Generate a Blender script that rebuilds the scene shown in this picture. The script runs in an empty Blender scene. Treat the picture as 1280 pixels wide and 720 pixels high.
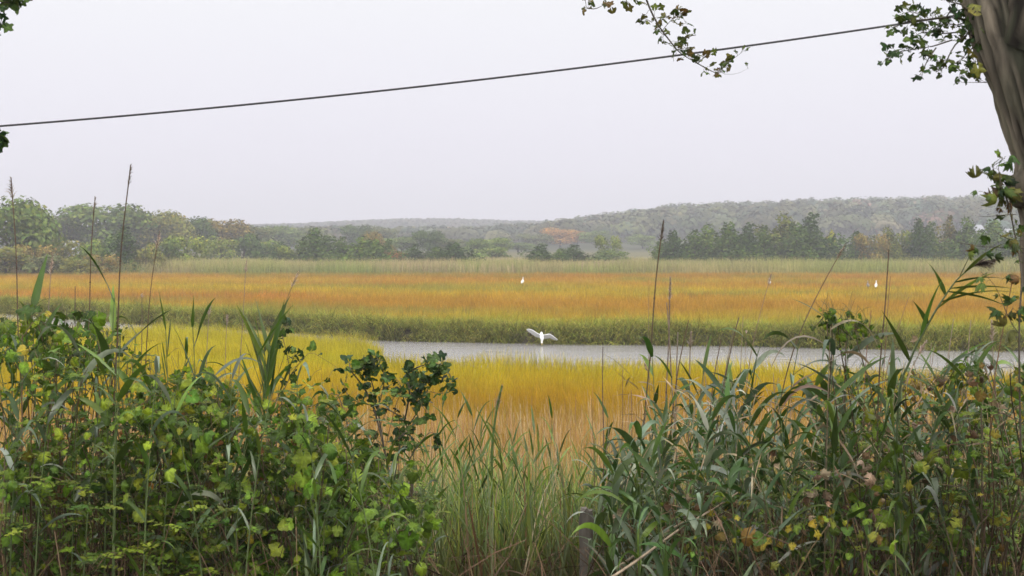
import bpy, math, random
import numpy as np
R = math.radians
SC = bpy.context.scene
COL = SC.collection
rng = np.random.default_rng(11)

# ------------------------------------------------------------------ camera, world, sun, exposure
F = 1800.0; CAMZ = 3.6; HY = 300.0            # focal length in photo pixels, eye height, horizon row
def P(px, py, d):                             # photo pixel at a depth -> point in the place
    return np.array([(px - 640) / F * d, d, CAMZ + (HY - py) / F * d])
cam = bpy.data.cameras.new('camera'); co = bpy.data.objects.new('camera', cam); COL.objects.link(co)
co.location = (0, 0, CAMZ); co.rotation_euler = (R(90), 0, 0)
cam.sensor_width = 36; cam.lens = 36 * F / 1280; cam.shift_y = -(360 - HY) / 1280
cam.clip_start = 0.1; cam.clip_end = 6000
cam.dof.use_dof = True; cam.dof.focus_distance = 10.0; cam.dof.aperture_fstop = 8
SC.camera = co

SUN_EL, SUN_AZ = 52, 150                      # high soft sun behind the viewer, to the right
W = bpy.data.worlds.new('World'); SC.world = W; W.use_nodes = True
nt = W.node_tree; nt.nodes.clear()
def N(nt, t, **k):
    n = nt.nodes.new(t)
    for a, b in k.items(): setattr(n, a, b)
    return n
out = N(nt, 'ShaderNodeOutputWorld'); bg = N(nt, 'ShaderNodeBackground')
sky = N(nt, 'ShaderNodeTexSky', sky_type='NISHITA', sun_disc=False)
sky.sun_elevation = R(SUN_EL); sky.sun_rotation = R(SUN_AZ); sky.dust_density = 4
tc = N(nt, 'ShaderNodeTexCoord'); sep = N(nt, 'ShaderNodeSeparateXYZ')
nt.links.new(tc.outputs['Generated'], sep.inputs[0])
nz = N(nt, 'ShaderNodeTexNoise'); nz.inputs['Scale'].default_value = 1.6; nz.inputs['Detail'].default_value = 3
nt.links.new(tc.outputs['Generated'], nz.inputs['Vector'])
ad = N(nt, 'ShaderNodeMath', operation='MULTIPLY_ADD')      # faint unevenness in the cloud deck
ad.inputs[1].default_value = 0.05; nt.links.new(nz.outputs['Fac'], ad.inputs[0]); nt.links.new(sep.outputs['Z'], ad.inputs[2])
cr = N(nt, 'ShaderNodeValToRGB'); e = cr.color_ramp.elements
e[0].position = 0.0; e[0].color = (.352, .342, .385, 1)
e[1].position = 1.0; e[1].color = (1, .98, .97, 1)
m = e.new(0.10); m.color = (.366, .358, .394, 1)
m = e.new(0.20); m.color = (.392, .392, .405, 1)
nt.links.new(ad.outputs[0], cr.inputs[0])
sc_ = N(nt, 'ShaderNodeVectorMath', operation='SCALE'); sc_.inputs['Scale'].default_value = 23
nt.links.new(cr.outputs[0], sc_.inputs[0])
mx = N(nt, 'ShaderNodeMix', data_type='RGBA'); mx.inputs[0].default_value = 0.94
nt.links.new(sky.outputs[0], mx.inputs[6]); nt.links.new(sc_.outputs[0], mx.inputs[7])
nt.links.new(mx.outputs[2], bg.inputs[0]); bg.inputs[1].default_value = 0.1
nt.links.new(bg.outputs[0], out.inputs[0])

sl = bpy.data.lights.new('sun', 'SUN'); sl.energy = 1.5; sl.angle = R(12); sl.color = (1, .95, .87)
so = bpy.data.objects.new('sun', sl); COL.objects.link(so)
so.rotation_euler = (R(90 - SUN_EL), 0, R(180 - SUN_AZ)); so.location = (0, 0, 40)
vs = SC.view_settings; vs.view_transform = 'Standard'; vs.look = 'None'; vs.exposure = 0.15; vs.gamma = 1; vs.use_curve_mapping = False
SC.cycles.max_bounces = 6; SC.cycles.diffuse_bounces = 3; SC.cycles.glossy_bounces = 2; SC.cycles.transmission_bounces = 4
SC.cycles.volume_bounces = 0; SC.cycles.transparent_max_bounces = 4
SC.cycles.use_denoising = True

# ------------------------------------------------------------------ materials
def mk(name, noise=40, amt=.3, rough=.6, trans=0.0, spec=.4, objcol=False, bump=0.0, const=None, nscale=(1, 1, 1)):
    m = bpy.data.materials.new(name); m.use_nodes = True; t = m.node_tree; t.nodes.clear()
    o = N(t, 'ShaderNodeOutputMaterial'); p = N(t, 'ShaderNodeBsdfPrincipled')
    if const is None:
        a = N(t, 'ShaderNodeAttribute', attribute_name='col'); src = a.outputs['Color']
    else:
        a = N(t, 'ShaderNodeRGB'); a.outputs[0].default_value = (*const, 1); src = a.outputs[0]
    c = N(t, 'ShaderNodeTexCoord'); mp = N(t, 'ShaderNodeMapping'); mp.inputs['Scale'].default_value = nscale
    t.links.new(c.outputs['Object'], mp.inputs[0])
    n = N(t, 'ShaderNodeTexNoise'); n.inputs['Scale'].default_value = noise; n.inputs['Detail'].default_value = 4
    t.links.new(mp.outputs[0], n.inputs['Vector'])
    mr = N(t, 'ShaderNodeMapRange'); mr.inputs[1].default_value = .25; mr.inputs[2].default_value = .75
    mr.inputs[3].default_value = 1 - amt; mr.inputs[4].default_value = 1 + amt
    t.links.new(n.outputs['Fac'], mr.inputs[0])
    s = N(t, 'ShaderNodeVectorMath', operation='SCALE'); t.links.new(src, s.inputs[0]); t.links.new(mr.outputs[0], s.inputs['Scale'])
    src = s.outputs[0]
    if objcol:
        oi = N(t, 'ShaderNodeObjectInfo'); mu = N(t, 'ShaderNodeVectorMath', operation='MULTIPLY')
        t.links.new(src, mu.inputs[0]); t.links.new(oi.outputs['Color'], mu.inputs[1]); src = mu.outputs[0]
    t.links.new(src, p.inputs['Base Color']); p.inputs['Roughness'].default_value = rough
    p.inputs['Specular IOR Level'].default_value = spec
    if bump:
        b = N(t, 'ShaderNodeBump'); b.inputs['Strength'].default_value = bump; b.inputs['Distance'].default_value = .02
        t.links.new(n.outputs['Fac'], b.inputs['Height']); t.links.new(b.outputs[0], p.inputs['Normal'])
    if trans:
        tr = N(t, 'ShaderNodeBsdfTranslucent'); x = N(t, 'ShaderNodeMixShader'); x.inputs[0].default_value = trans
        t.links.new(src, tr.inputs[0]); t.links.new(p.outputs[0], x.inputs[1]); t.links.new(tr.outputs[0], x.inputs[2])
        t.links.new(x.outputs[0], o.inputs[0])
    else: t.links.new(p.outputs[0], o.inputs[0])
    return m
M_leaf = mk('broad_leaf', 70, .3, .5, .25, .3, bump=.3)
M_reed = mk('reed_leaf', 50, .22, .36, .2, .5, nscale=(1, 1, .3))
M_grass = mk('grass_blade', 6, .22, .8, .25, .04)
M_dry = mk('dry_stem', 40, .35, .8, .05, .15)
M_stem = mk('green_stem', 40, .3, .5, 0, .3)
M_tree = mk('tree_foliage', 1.2, .3, .8, .15, .1, objcol=True)
M_trunk = mk('tree_bark', 6, .4, .9, 0, .1)
M_forest = mk('forest_foliage', .12, .2, .9, .1, .05)
M_soil = mk('soil', 9, .45, .95, 0, .1, bump=.6)
M_bark = mk('rough_bark', 16, .55, .85, 0, .2, bump=1.0, nscale=(1, 1, .22))
M_white = mk('white_plumage', 20, .05, .6, .1, .2, const=(.86, .86, .86))
M_grey = mk('grey_plumage', 20, .08, .6, 0, .2, const=(.32, .32, .34))
M_bill = mk('yellow_bill', 20, .1, .4, const=(.6, .4, .04))
M_leg = mk('dark_leg', 20, .1, .6, const=(.03, .03, .03))
M_wood = mk('weathered_wood', 30, .4, .9, const=(.16, .14, .115), bump=.8, nscale=(1, 1, .12))
M_cable = mk('cable_sheath', 30, .2, .6, const=(.05, .05, .055))
M_wall = mk('white_clapboard', 4, .08, .7, const=(.45, .45, .45))
M_roof = mk('grey_shingles', 6, .25, .8, const=(.30, .31, .33))
M_glass = mk('window_glass', 3, .1, .15, const=(.04, .05, .06), spec=.6)

# water
M_water = bpy.data.materials.new('creek_water'); M_water.use_nodes = True
t = M_water.node_tree; p = t.nodes['Principled BSDF']
p.inputs['Base Color'].default_value = (.24, .23, .23, 1); p.inputs['Roughness'].default_value = .16; p.inputs['IOR'].default_value = 1.6
c = N(t, 'ShaderNodeTexCoord'); mp = N(t, 'ShaderNodeMapping'); mp.inputs['Scale'].default_value = (.45, 1.5, 1)
n = N(t, 'ShaderNodeTexNoise'); n.inputs['Scale'].default_value = 1.5; n.inputs['Detail'].default_value = 5; n.inputs['Roughness'].default_value = .6
b = N(t, 'ShaderNodeBump'); b.inputs['Strength'].default_value = 1.0; b.inputs['Distance'].default_value = .09
t.links.new(c.outputs['Object'], mp.inputs[0]); t.links.new(mp.outputs[0], n.inputs['Vector'])
t.links.new(n.outputs['Fac'], b.inputs['Height']); t.links.new(b.outputs[0], p.inputs['Normal'])

# ------------------------------------------------------------------ mesh kit
def nrm(v): return v / np.maximum(np.linalg.norm(v, axis=-1, keepdims=True), 1e-9)
def A(x): return np.asarray(x, float)
class Buf:
    def __init__(s): s.v = []; s.q = []; s.t = []; s.c = []; s.n = 0
    def add(s, v, c, q=None, t=None):
        v = A(v).reshape(-1, 3); c = np.broadcast_to(A(c), (len(v), 3))
        s.v.append(v); s.c.append(c)
        if q is not None and len(q): s.q.append(np.asarray(q, int).reshape(-1, 4) + s.n)
        if t is not None and len(t): s.t.append(np.asarray(t, int).reshape(-1, 3) + s.n)
        s.n += len(v)
    def mesh(s, name, mat, smooth=True):
        v = np.concatenate(s.v); c = np.concatenate(s.c)
        q = np.concatenate(s.q) if s.q else np.zeros((0, 4), int); t = np.concatenate(s.t) if s.t else np.zeros((0, 3), int)
        me = bpy.data.meshes.new(name); nl = q.size + t.size; npoly = len(q) + len(t)
        me.vertices.add(len(v)); me.vertices.foreach_set('co', v.astype(np.float32).ravel())
        me.loops.add(nl); me.loops.foreach_set('vertex_index', np.concatenate([q.ravel(), t.ravel()]).astype(np.int32))
        me.polygons.add(npoly)
        ls = np.concatenate([np.arange(len(q)) * 4, q.size + np.arange(len(t)) * 3]).astype(np.int32)
        me.polygons.foreach_set('loop_start', ls)
        me.polygons.foreach_set('loop_total', np.concatenate([np.full(len(q), 4), np.full(len(t), 3)]).astype(np.int32))
        me.polygons.foreach_set('use_smooth', np.full(npoly, smooth))
        a = me.color_attributes.new('col', 'FLOAT_COLOR', 'POINT')
        a.data.foreach_set('color', np.concatenate([np.clip(c, 0, 1), np.ones((len(c), 1))], 1).astype(np.float32).ravel())
        me.update(calc_edges=True); me.materials.append(mat); return me
    def build(s, name, mat, parent=None, smooth=True):
        if not s.v: return None
        if parent is not None:
            o3 = A(parent.location); q_ = parent.parent
            while q_ is not None: o3 = o3 + A(q_.location); q_ = q_.parent
            s.v = [v - o3 for v in s.v]
        o = bpy.data.objects.new(name, s.mesh(name, mat, smooth)); COL.objects.link(o)
        if parent is not None: o.parent = parent
        return o
def tag(o, label, cat=None, group=None, kind=None):
    if label: o['label'] = label
    if cat: o['category'] = cat
    if group: o['group'] = group
    if kind: o['kind'] = kind
    return o
def thing(name, label, cat, loc, group=None):
    o = bpy.data.objects.new(name, None); COL.objects.link(o); o.empty_display_size = .1
    o.location = tuple(float(a) for a in loc); return tag(o, label, cat, group)

def ribbons(B, base, d0, length, width, droop, c0, c1, nseg=2, fold=0.0, prof='grass', side=None, twist=0.0):
    base = A(base); n = len(base); d0 = nrm(A(d0))
    length = np.broadcast_to(A(length), (n,)); width = np.broadcast_to(A(width), (n,)); droop = np.broadcast_to(A(droop), (n,)); twist = np.broadcast_to(A(twist), (n,))
    c0 = np.broadcast_to(A(c0), (n, 3)); c1 = np.broadcast_to(A(c1), (n, 3))
    if side is None:
        a = rng.uniform(0, 2 * np.pi, n); side = np.stack([np.cos(a), np.sin(a), np.zeros(n)], 1)
    p = base.copy(); k = 3 if fold else 2
    V = np.zeros((n, nseg + 1, k, 3)); C = np.zeros((n, nseg + 1, k, 3))
    for i in range(nseg + 1):
        u = i / nseg
        d = nrm(d0 + np.array([0, 0, -1.]) * (droop * u ** 1.4)[:, None])
        s = nrm(side - (side * d).sum(1, keepdims=True) * d); nn = np.cross(s, d)
        if np.any(twist): s, nn = s * np.cos(twist * u)[:, None] + nn * np.sin(twist * u)[:, None], nn * np.cos(twist * u)[:, None] - s * np.sin(twist * u)[:, None]
        if prof == 'grass': w = max(1 - u, .04) ** .7
        elif prof == 'stalk': w = 1 - .5 * u
        else: w = (.35 + .65 * min(1, u / .22)) * max(1 - u ** 2.0, .02)
        h = (width * w * .5)[:, None]
        if k == 2: V[:, i, 0] = p - s * h; V[:, i, 1] = p + s * h
        else: V[:, i, 0] = p - s * h; V[:, i, 1] = p - nn * h * fold; V[:, i, 2] = p + s * h
        C[:, i] = (c0 * (1 - u) + c1 * u)[:, None, :]
        p = p + d * (length / nseg)[:, None]
    idx = np.arange(n * (nseg + 1) * k).reshape(n, nseg + 1, k); qs = []
    for j in range(k - 1):
        qs.append(np.stack([idx[:, :-1, j], idx[:, :-1, j + 1], idx[:, 1:, j + 1], idx[:, 1:, j]], -1).reshape(-1, 4))
    B.add(V, C.reshape(-1, 3), q=np.concatenate(qs)); return p

def tubes(B, paths, rad, col, sides=5, col2=None):
    paths = A(paths); n, k, _ = paths.shape; rad = np.broadcast_to(A(rad), (n, k))
    T = nrm(np.gradient(paths, axis=1)); ref = np.where(np.abs(T[..., 0:1]) > .8, A([0, 1., 0]), A([1., 0, 0]))
    s = nrm(np.cross(T, ref)); u = np.cross(s, T); a = np.arange(sides) / sides * 2 * np.pi
    V = paths[:, :, None] + rad[:, :, None, None] * (s[:, :, None] * np.cos(a)[None, None, :, None] + u[:, :, None] * np.sin(a)[None, None, :, None])
    idx = np.arange(n * k * sides).reshape(n, k, sides); nx = np.roll(idx, -1, 2)
    q = np.stack([idx[:, :-1], nx[:, :-1], nx[:, 1:], idx[:, 1:]], -1).reshape(-1, 4)
    col = np.broadcast_to(A(col), (n, 3)); col2 = col if col2 is None else np.broadcast_to(A(col2), (n, 3))
    f = np.linspace(0, 1, k)[None, :, None]
    C = np.repeat((col[:, None] * (1 - f) + col2[:, None] * f)[:, :, None], sides, 2)
    B.add(V, C.reshape(-1, 3), q=q)
def spline(pts, k):                                   # Catmull-Rom through points
    p = A(pts); p = np.vstack([2 * p[0] - p[1], p, 2 * p[-1] - p[-2]]); o = []
    m_ = len(p) - 3
    for x in np.linspace(0, m_ - 1e-6, k):
        i = int(x); f = x - i; a, b_, c_, d = p[i:i + 4]
        o.append(.5 * (2 * b_ + (c_ - a) * f + (2 * a - 5 * b_ + 4 * c_ - d) * f * f + (3 * b_ - a - 3 * c_ + d) * f ** 3))
    return A(o)

def proto_lobed(lobes=5, depth=.24, teeth=.05, heart=.35, n=30, cup=.25):
    th = np.linspace(-np.pi * .93, np.pi * .93, n)
    r = .5 * (1 + .15 * np.cos(th)) * (1 - depth * .5 * (1 - np.cos(lobes * th)) * (1 - .3 * np.abs(th) / np.pi)) * (1 + teeth * np.where(np.arange(n) % 2, 1, -1))
    r *= 1 - heart * .3 * (np.abs(th) / np.pi) ** 6
    x = np.sin(th); y = np.cos(th); v = [[0, .42, 0.02]]
    for f in (.5, 1):
        for i in range(n):
            X = x[i] * r[i] * f * 1.1; Y = y[i] * r[i] * f + .42
            if abs(th[i]) > 2.7 and f == 1: Y = .42 - .42 * (1 if abs(th[i]) > 2.85 else .9) - .06
            v.append([X, Y, -cup * (X * X + (Y - .4) ** 2 * .8) + .03 * math.sin(4 * th[i]) * f])
    v = A(v); v[:, 2] += .28 * np.abs(v[:, 0]) + .03 * np.sin(v[:, 1] * 14) * np.abs(v[:, 0]) * 3
    t_ = [[0, 1 + i, 2 + i] for i in range(n - 1)]
    q = [[1 + i, 1 + n + i, 2 + n + i, 2 + i] for i in range(n - 1)]
    return A(v), np.array(q), np.array(t_)
def proto_oval(w=.5, n=5, cup=.2):
    v = []; 
    for i in range(n + 1):
        u = i / n; h = w * .5 * math.sin(math.pi * u ** .8) + .01
        for s in (-1, 0, 1): v.append([s * h, u, -cup * (u - .4) ** 2 + abs(s) * h * .25])
    q = []
    for i in range(n):
        for j in range(2): q.append([i * 3 + j, i * 3 + j + 1, i * 3 + j + 4, i * 3 + j + 3])
    return A(v), np.array(q), None
GRAPE = [proto_lobed(5, .30, .06, cup=.5), proto_lobed(3, .34, .06, cup=.2), proto_lobed(5, .40, .08, cup=.9), proto_lobed(3, .2, .05, cup=1.4)]
MAPLE = [proto_lobed(5, .42, .05, cup=.6, n=26), proto_lobed(3, .4, .06, cup=1.1, n=22)]
OVAL = [proto_oval(.5), proto_oval(.62, cup=.5), proto_oval(.4, cup=.1)]
CURL = [proto_lobed(5, .3, .1, cup=2.6, n=22), proto_lobed(3, .3, .12, cup=3.4, n=20)]

def place(B, protos, pos, tip, normal, size, col):
    pos = A(pos); n = len(pos)
    if n == 0: return
    size = np.broadcast_to(A(size), (n,)); col = np.broadcast_to(A(col), (n, 3))
    Y = nrm(A(tip)); Z = A(normal); Z = nrm(Z - (Z * Y).sum(1, keepdims=True) * Y); X = np.cross(Y, Z)
    which = rng.integers(0, len(protos), n)
    for k, (v, q, t_) in enumerate(protos):
        ii = np.where(which == k)[0]
        if not len(ii): continue
        w = v[None] * size[ii, None, None]
        sk = rng.uniform(.82, 1.15, (len(ii), 1))
        V = pos[ii, None] + X[ii, None] * w[..., 0:1] * sk[..., None] + Y[ii, None] * w[..., 1:2] + Z[ii, None] * w[..., 2:3]
        off = (np.arange(len(ii)) * len(v))[:, None, None]
        # a leaf's own blotches: edges of ageing leaves are a little yellower
        C = np.repeat(col[ii, None], len(v), 1)
        if t_ is not None:
            nn_ = (len(v) - 1) // 2; vein = np.ones(len(v)); vein[0] = 1.5; vein[1:1 + nn_][::4] = 1.35; vein[1 + nn_ // 2] = 1.5; vein[1 + nn_:] = .92; C = C * vein[None, :, None]
        B.add(V, C.reshape(-1, 3), q=(q[None] + off).reshape(-1, 4), t=None if t_ is None else (t_[None] + off).reshape(-1, 3))

def rdir(n, up=0.0, spread=1.0):
    d = rng.normal(size=(n, 3)) * spread; d[:, 2] += up; return nrm(d)
def pal(cols, n, var=.18, w=None):
    cols = A(cols); c = cols[rng.choice(len(cols), n, p=None if w is None else A(w) / sum(w))]
    return np.clip(c * (1 + rng.normal(0, var, (n, 1))) * (1 + rng.normal(0, .06, (n, 3))), .004, .9)

def _h(i, j, s): 
    x = np.sin(i * 127.1 + j * 311.7 + s * 74.7) * 43758.5453; return x - np.floor(x)
def vn(x, y, sc, seed=0):
    x = A(x) / sc; y = A(y) / sc; i = np.floor(x); j = np.floor(y); f = x - i; g = y - j
    f = f * f * (3 - 2 * f); g = g * g * (3 - 2 * g)
    return (_h(i, j, seed) * (1 - f) + _h(i + 1, j, seed) * f) * (1 - g) + (_h(i, j + 1, seed) * (1 - f) + _h(i + 1, j + 1, seed) * f) * g
def fbm(x, y, sc, seed=0): return (vn(x, y, sc, seed) * .5 + vn(x, y, sc / 2.1, seed + 1) * .3 + vn(x, y, sc / 4.3, seed + 2) * .2)

# ------------------------------------------------------------------ the lie of the land
FX = [-80, -60, -28, -22, -16.9, -12.5, -8.3, -5, 0, 5, 9.7, 13.7, 18.6, 30, 50, 90]
FY = [120, 104, 80, 74, 69, 66, 62, 58.6, 57.2, 56.6, 55.4, 54.2, 53, 50.5, 47, 42]
NX = [-80, -60, -30, -22, -15.6, -13.8, -10.5, -7, -5.2, -4.2, -3.6, 0, 6, 10, 15, 25, 50, 90]
NY = [112, 97, 70, 61, 53.5, 57, 53.5, 50.5, 48.5, 46, 41.5, 39.6, 39.2, 37.2, 36.0, 34, 31, 27]
def yF(x): return np.interp(x, FX, FY) + .5 * (vn(x, x * 0, 2.2, 5) - .5)
def yN(x): return np.interp(x, NX, NY) + .5 * (vn(x, x * 0, 1.8, 9) - .5)
WZ = -.46
SKX = [-1.2, -.5, -.34, -.1, 0, .03, .05, .106, .2, .31, .36, .6, 1.2]
SKZ = [5, 6, 2, 1, 1.5, 3, 5, 8.5, 11, 12.5, 12.5, 13, 12]       # crest height of the wooded hill along its bearing
def sm(a, b, x): u = np.clip((x - a) / (b - a), 0, 1); return u * u * (3 - 2 * u)
def gz(x, y):
    x = A(x); y = A(y)
    z = 1.97 * (1 - sm(6.2, 13.5, y)) + .07 * (fbm(x, y, 1.5, 3) - .5) * (1 - sm(14, 20, y))
    f, n_ = yF(x), yN(x)
    ch = np.clip(np.minimum((f - y) / .7, (y - n_) / 1.3), 0, 1)
    z = z - 1.0 * ch
    z = z + sm(330, 660, y) * np.interp(x / np.maximum(y, 1), SKX, SKZ) + sm(150, 300, y) * .8
    z = z + sm(750, 1100, y) * (3 + 6 * np.exp(-((x / np.maximum(y, 1) + .06) / .09) ** 2))
    return z
# colour bands of the marsh, from the nearest belt outwards (species zones), as depth -> linear colour
BY = [14, 22, 26, 30, 33, 38, 42, 60, 64, 69, 76, 84, 92, 103, 112, 122, 132, 145]
BC = A([.97, 1.02, .6]) * A([(.36, .25, .11), (.44, .28, .10), (.45, .26, .06), (.45, .25, .03), (.50, .33, .03), (.53, .40, .035), (.46, .38, .05),
        (.36, .33, .06), (.48, .36, .06), (.50, .31, .06), (.47, .25, .05), (.50, .28, .05), (.54, .355, .05), (.53, .36, .05), (.50, .30, .055), (.52, .33, .07), (.44, .22, .06), (.48, .30, .09)])
def marsh_col(x, y):
    x = A(x); y = A(y)
    wy = y + (fbm(x, y, 9, 21) - .5) * np.clip(y * .16, 0, 14) + (fbm(x, y, 2.3, 31) - .5) * np.clip(y * .05, 0, 4)
    left = y > yF(x) - 1
    wy = np.where(left, np.maximum(wy - np.clip((yF(x) - 58) * .55 * (1 - sm(95, 120, y)), -6, 14) * 1.0, 61), wy)
    # on the near side the belts follow the creek edge
    far_near = np.clip((yN(x) - 42), 0, 14)
    wy = np.where(~left, np.where(y > 36, 36 + (y - 36) * 6 / (6 + far_near), wy), wy)
    wy = np.where(left, wy, np.minimum(wy, 43))
    c = np.stack([np.interp(wy, BY, BC[:, k]) for k in range(3)], -1)
    g = sm(.54, .70, fbm(x * .6, y, 7, 41)) * .6 * (y > 58)
    c = c * (1 - g[..., None]) + A([.24, .27, .06]) * g[..., None]
    r = sm(.56, .72, fbm(x * .5, y, 11, 51)) * .45 * (y > 70) * (y < 138)
    c = c * (1 - r[..., None]) + A([.50, .19, .05]) * r[..., None]
    c = c * (.66 + .36 * fbm(x, y, 1.4, 81) + .3 * vn(x, y * .7, .5, 83))[..., None]
    h_ = sm(.5, .72, fbm(x * .6, y, 3.2, 85))[..., None] * .35; c = c * (1 - h_) + c * A([.82, 1.08, 1.2]) * h_
    return c

# ground sheet
ys = np.unique(np.concatenate([np.linspace(-30, 4, 12), np.arange(4, 16, .3), np.arange(16, 34, 1.0), np.arange(34, 84, .35), np.arange(84, 150, 3), np.arange(150, 340, 14), np.arange(340, 1200, 30), np.linspace(1200, 4000, 8)]))
us = np.concatenate([np.linspace(-1, -.42, 14), np.linspace(-.41, .41, 170), np.linspace(.42, 1, 14)])
Yg = np.repeat(ys[:, None], len(us), 1); Wd = np.maximum(np.abs(Yg) * 1.1, 0) + 30
Xg = us[None] * Wd
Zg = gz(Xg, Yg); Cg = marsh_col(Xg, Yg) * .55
soil = A([.04, .028, .018]); k = (1 - sm(12, 20, Yg))[..., None]; Cg = Cg * (1 - k) + soil * k
mud = A([.05, .04, .028]); ch = np.clip(np.minimum(yF(Xg) + .9 - Yg, Yg - yN(Xg) + .3) / .4, 0, 1)[..., None]; Cg = Cg * (1 - ch) + mud * ch
k = sm(140, 160, Yg)[..., None]; Cg = Cg * (1 - k) + A([.13, .12, .06]) * k
k = sm(300, 380, Yg)[..., None]; Cg = Cg * (1 - k) + A([.06, .065, .035]) * k
B = Buf(); idx = np.arange(Yg.size).reshape(Yg.shape)
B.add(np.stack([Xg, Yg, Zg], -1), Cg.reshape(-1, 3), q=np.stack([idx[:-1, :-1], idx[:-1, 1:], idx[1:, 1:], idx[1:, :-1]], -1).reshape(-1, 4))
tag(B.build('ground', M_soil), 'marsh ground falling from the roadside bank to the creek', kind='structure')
# creek water
B = Buf(); xs = np.linspace(-78, 88, 120)
V = np.concatenate([np.stack([xs, yN(xs) - 1.5 + 1.0, xs * 0 + WZ], 1), np.stack([xs, yF(xs) + .3, xs * 0 + WZ], 1)])
i = np.arange(119); B.add(V, (.1, .1, .1), q=np.stack([i, i + 1, i + 121, i + 120], 1))
tag(B.build('creek_water', M_water), 'grey rippled tidal creek winding through the marsh', kind='structure')

# ------------------------------------------------------------------ haze
hb = Buf(); x0, x1, y0, y1, z0, z1 = -1300, 1300, -60, 1500, -3, 48
hv = [(x, y, z) for z in (z0, z1) for y in (y0, y1) for x in (x0, x1)]
hb.add(hv, (1, 1, 1), q=[[0, 2, 3, 1], [4, 5, 7, 6], [0, 1, 5, 4], [2, 6, 7, 3], [0, 4, 6, 2], [1, 3, 7, 5]])
hm = bpy.data.materials.new('damp_air'); hm.use_nodes = True; ht = hm.node_tree; ht.nodes.clear()
ho = N(ht, 'ShaderNodeOutputMaterial'); pv = N(ht, 'ShaderNodeVolumePrincipled'); ht.links.new(pv.outputs[0], ho.inputs['Volume'])
pv.inputs['Color'].default_value = (.88, .885, .95, 1); pv.inputs['Density'].default_value = .00095
hz = hb.build('haze', hm, smooth=False); hz['kind'] = 'stuff'; tag(hz, 'thin damp haze over the whole marsh')

def hw(y): return .37 * y + 7

# ------------------------------------------------------------------ marsh grasses (nobody could count them)
def scatter(y0, y1, dens, cond):
    a = 0; n = int(sum(2 * hw(y) for y in np.linspace(y0, y1, 50)) / 50 * (y1 - y0) * dens)
    # equal density over the wedge
    y = rng.uniform(y0, y1, int(n * 1.8)); y = y[rng.uniform(0, 1, len(y)) < hw(y) / hw(y1)][:n]
    x = rng.uniform(-1, 1, len(y)) * hw(y); k = cond(x, y); return x[k], y[k]
def grass(B, x, y, hgt, wid, lean, droop, c0m, c1m, nseg=2, sink=.02, prof='grass'):
    n = len(x); z = gz(x, y) - sink; h = hgt * rng.uniform(.6, 1.3, n) * (.5 + .95 * fbm(x, y, .9, 77)); droop = droop * (.3 + 1.8 * vn(x, y, 1.1, 79))
    a = fbm(x, y, 3.1, 88) * 9; d = np.stack([np.cos(a) * lean, np.sin(a) * lean, np.ones(n)], 1) + rng.normal(0, lean * .6, (n, 3)) * [1, 1, 0]
    c = marsh_col(x, y) * (1 + rng.normal(0, .14, (n, 1))); 
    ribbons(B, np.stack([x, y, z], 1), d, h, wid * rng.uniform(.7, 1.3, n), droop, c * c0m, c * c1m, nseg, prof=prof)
B = Buf()
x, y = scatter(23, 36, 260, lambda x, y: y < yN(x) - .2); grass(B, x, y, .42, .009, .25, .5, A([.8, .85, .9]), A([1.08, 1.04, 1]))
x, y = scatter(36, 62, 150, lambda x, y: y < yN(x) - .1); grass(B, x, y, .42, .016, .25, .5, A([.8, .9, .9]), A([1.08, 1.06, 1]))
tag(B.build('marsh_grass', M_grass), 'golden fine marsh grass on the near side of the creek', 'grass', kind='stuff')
B = Buf()
x, y = scatter(56, 84, 60, lambda x, y: y > yF(x) + 1.0); grass(B, x, y, .4, .022, .25, .4, A([.85, .9, .9]), A([1.05, 1.03, 1]))
x, y = scatter(84, 147, 34, lambda x, y: y > yF(x) + 1.5); grass(B, x, y, .42, .038, .25, .4, A([.9, .95, .9]), A([1.05, 1.03, 1]), nseg=1)
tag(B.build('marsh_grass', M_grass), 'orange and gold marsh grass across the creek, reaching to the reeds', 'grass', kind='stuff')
# cordgrass along the far bank, drooping towards the water
B = Buf(); nc = 2300; per = 44; n = nc * per
cxx = rng.uniform(-38, 34, nc); off = rng.uniform(0, 1, nc) ** 1.4 * 3.3 - .62; cyy = yF(cxx) + off + .1
cf = fbm(cxx, cyy, 2.4, 61); chh = (.48 + .5 * cf) * rng.uniform(.75, 1.15, nc) * np.interp(off, [-.6, 0, .8, 3], [1.5, 1.2, .85, .6]); hue = rng.normal(0, 1, nc)
a_ = rng.uniform(0, 6.28, n); rad = rng.uniform(0, .28, n); ci = np.repeat(np.arange(nc), per)
x = cxx[ci] + np.cos(a_) * rad; y = cyy[ci] + np.sin(a_) * rad * .8; z = gz(x, y) - .05; o_ = off[ci]
dd = np.stack([np.cos(a_) * .55, np.sin(a_) * .45 - np.interp(o_, [0, 1.2, 3], [.55, .25, 0]), np.ones(n)], 1) + rng.normal(0, .12, (n, 3))
lt = (1 + .28 * hue)[ci][:, None]
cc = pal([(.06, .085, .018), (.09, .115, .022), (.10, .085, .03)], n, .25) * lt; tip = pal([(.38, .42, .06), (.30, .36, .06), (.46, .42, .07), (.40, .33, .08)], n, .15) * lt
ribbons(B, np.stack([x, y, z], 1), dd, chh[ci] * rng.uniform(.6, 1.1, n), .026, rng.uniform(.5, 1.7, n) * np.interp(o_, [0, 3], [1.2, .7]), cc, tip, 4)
tag(B.build('cordgrass', M_grass), 'dark green cordgrass drooping over the muddy far bank', 'grass', kind='stuff')
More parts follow.
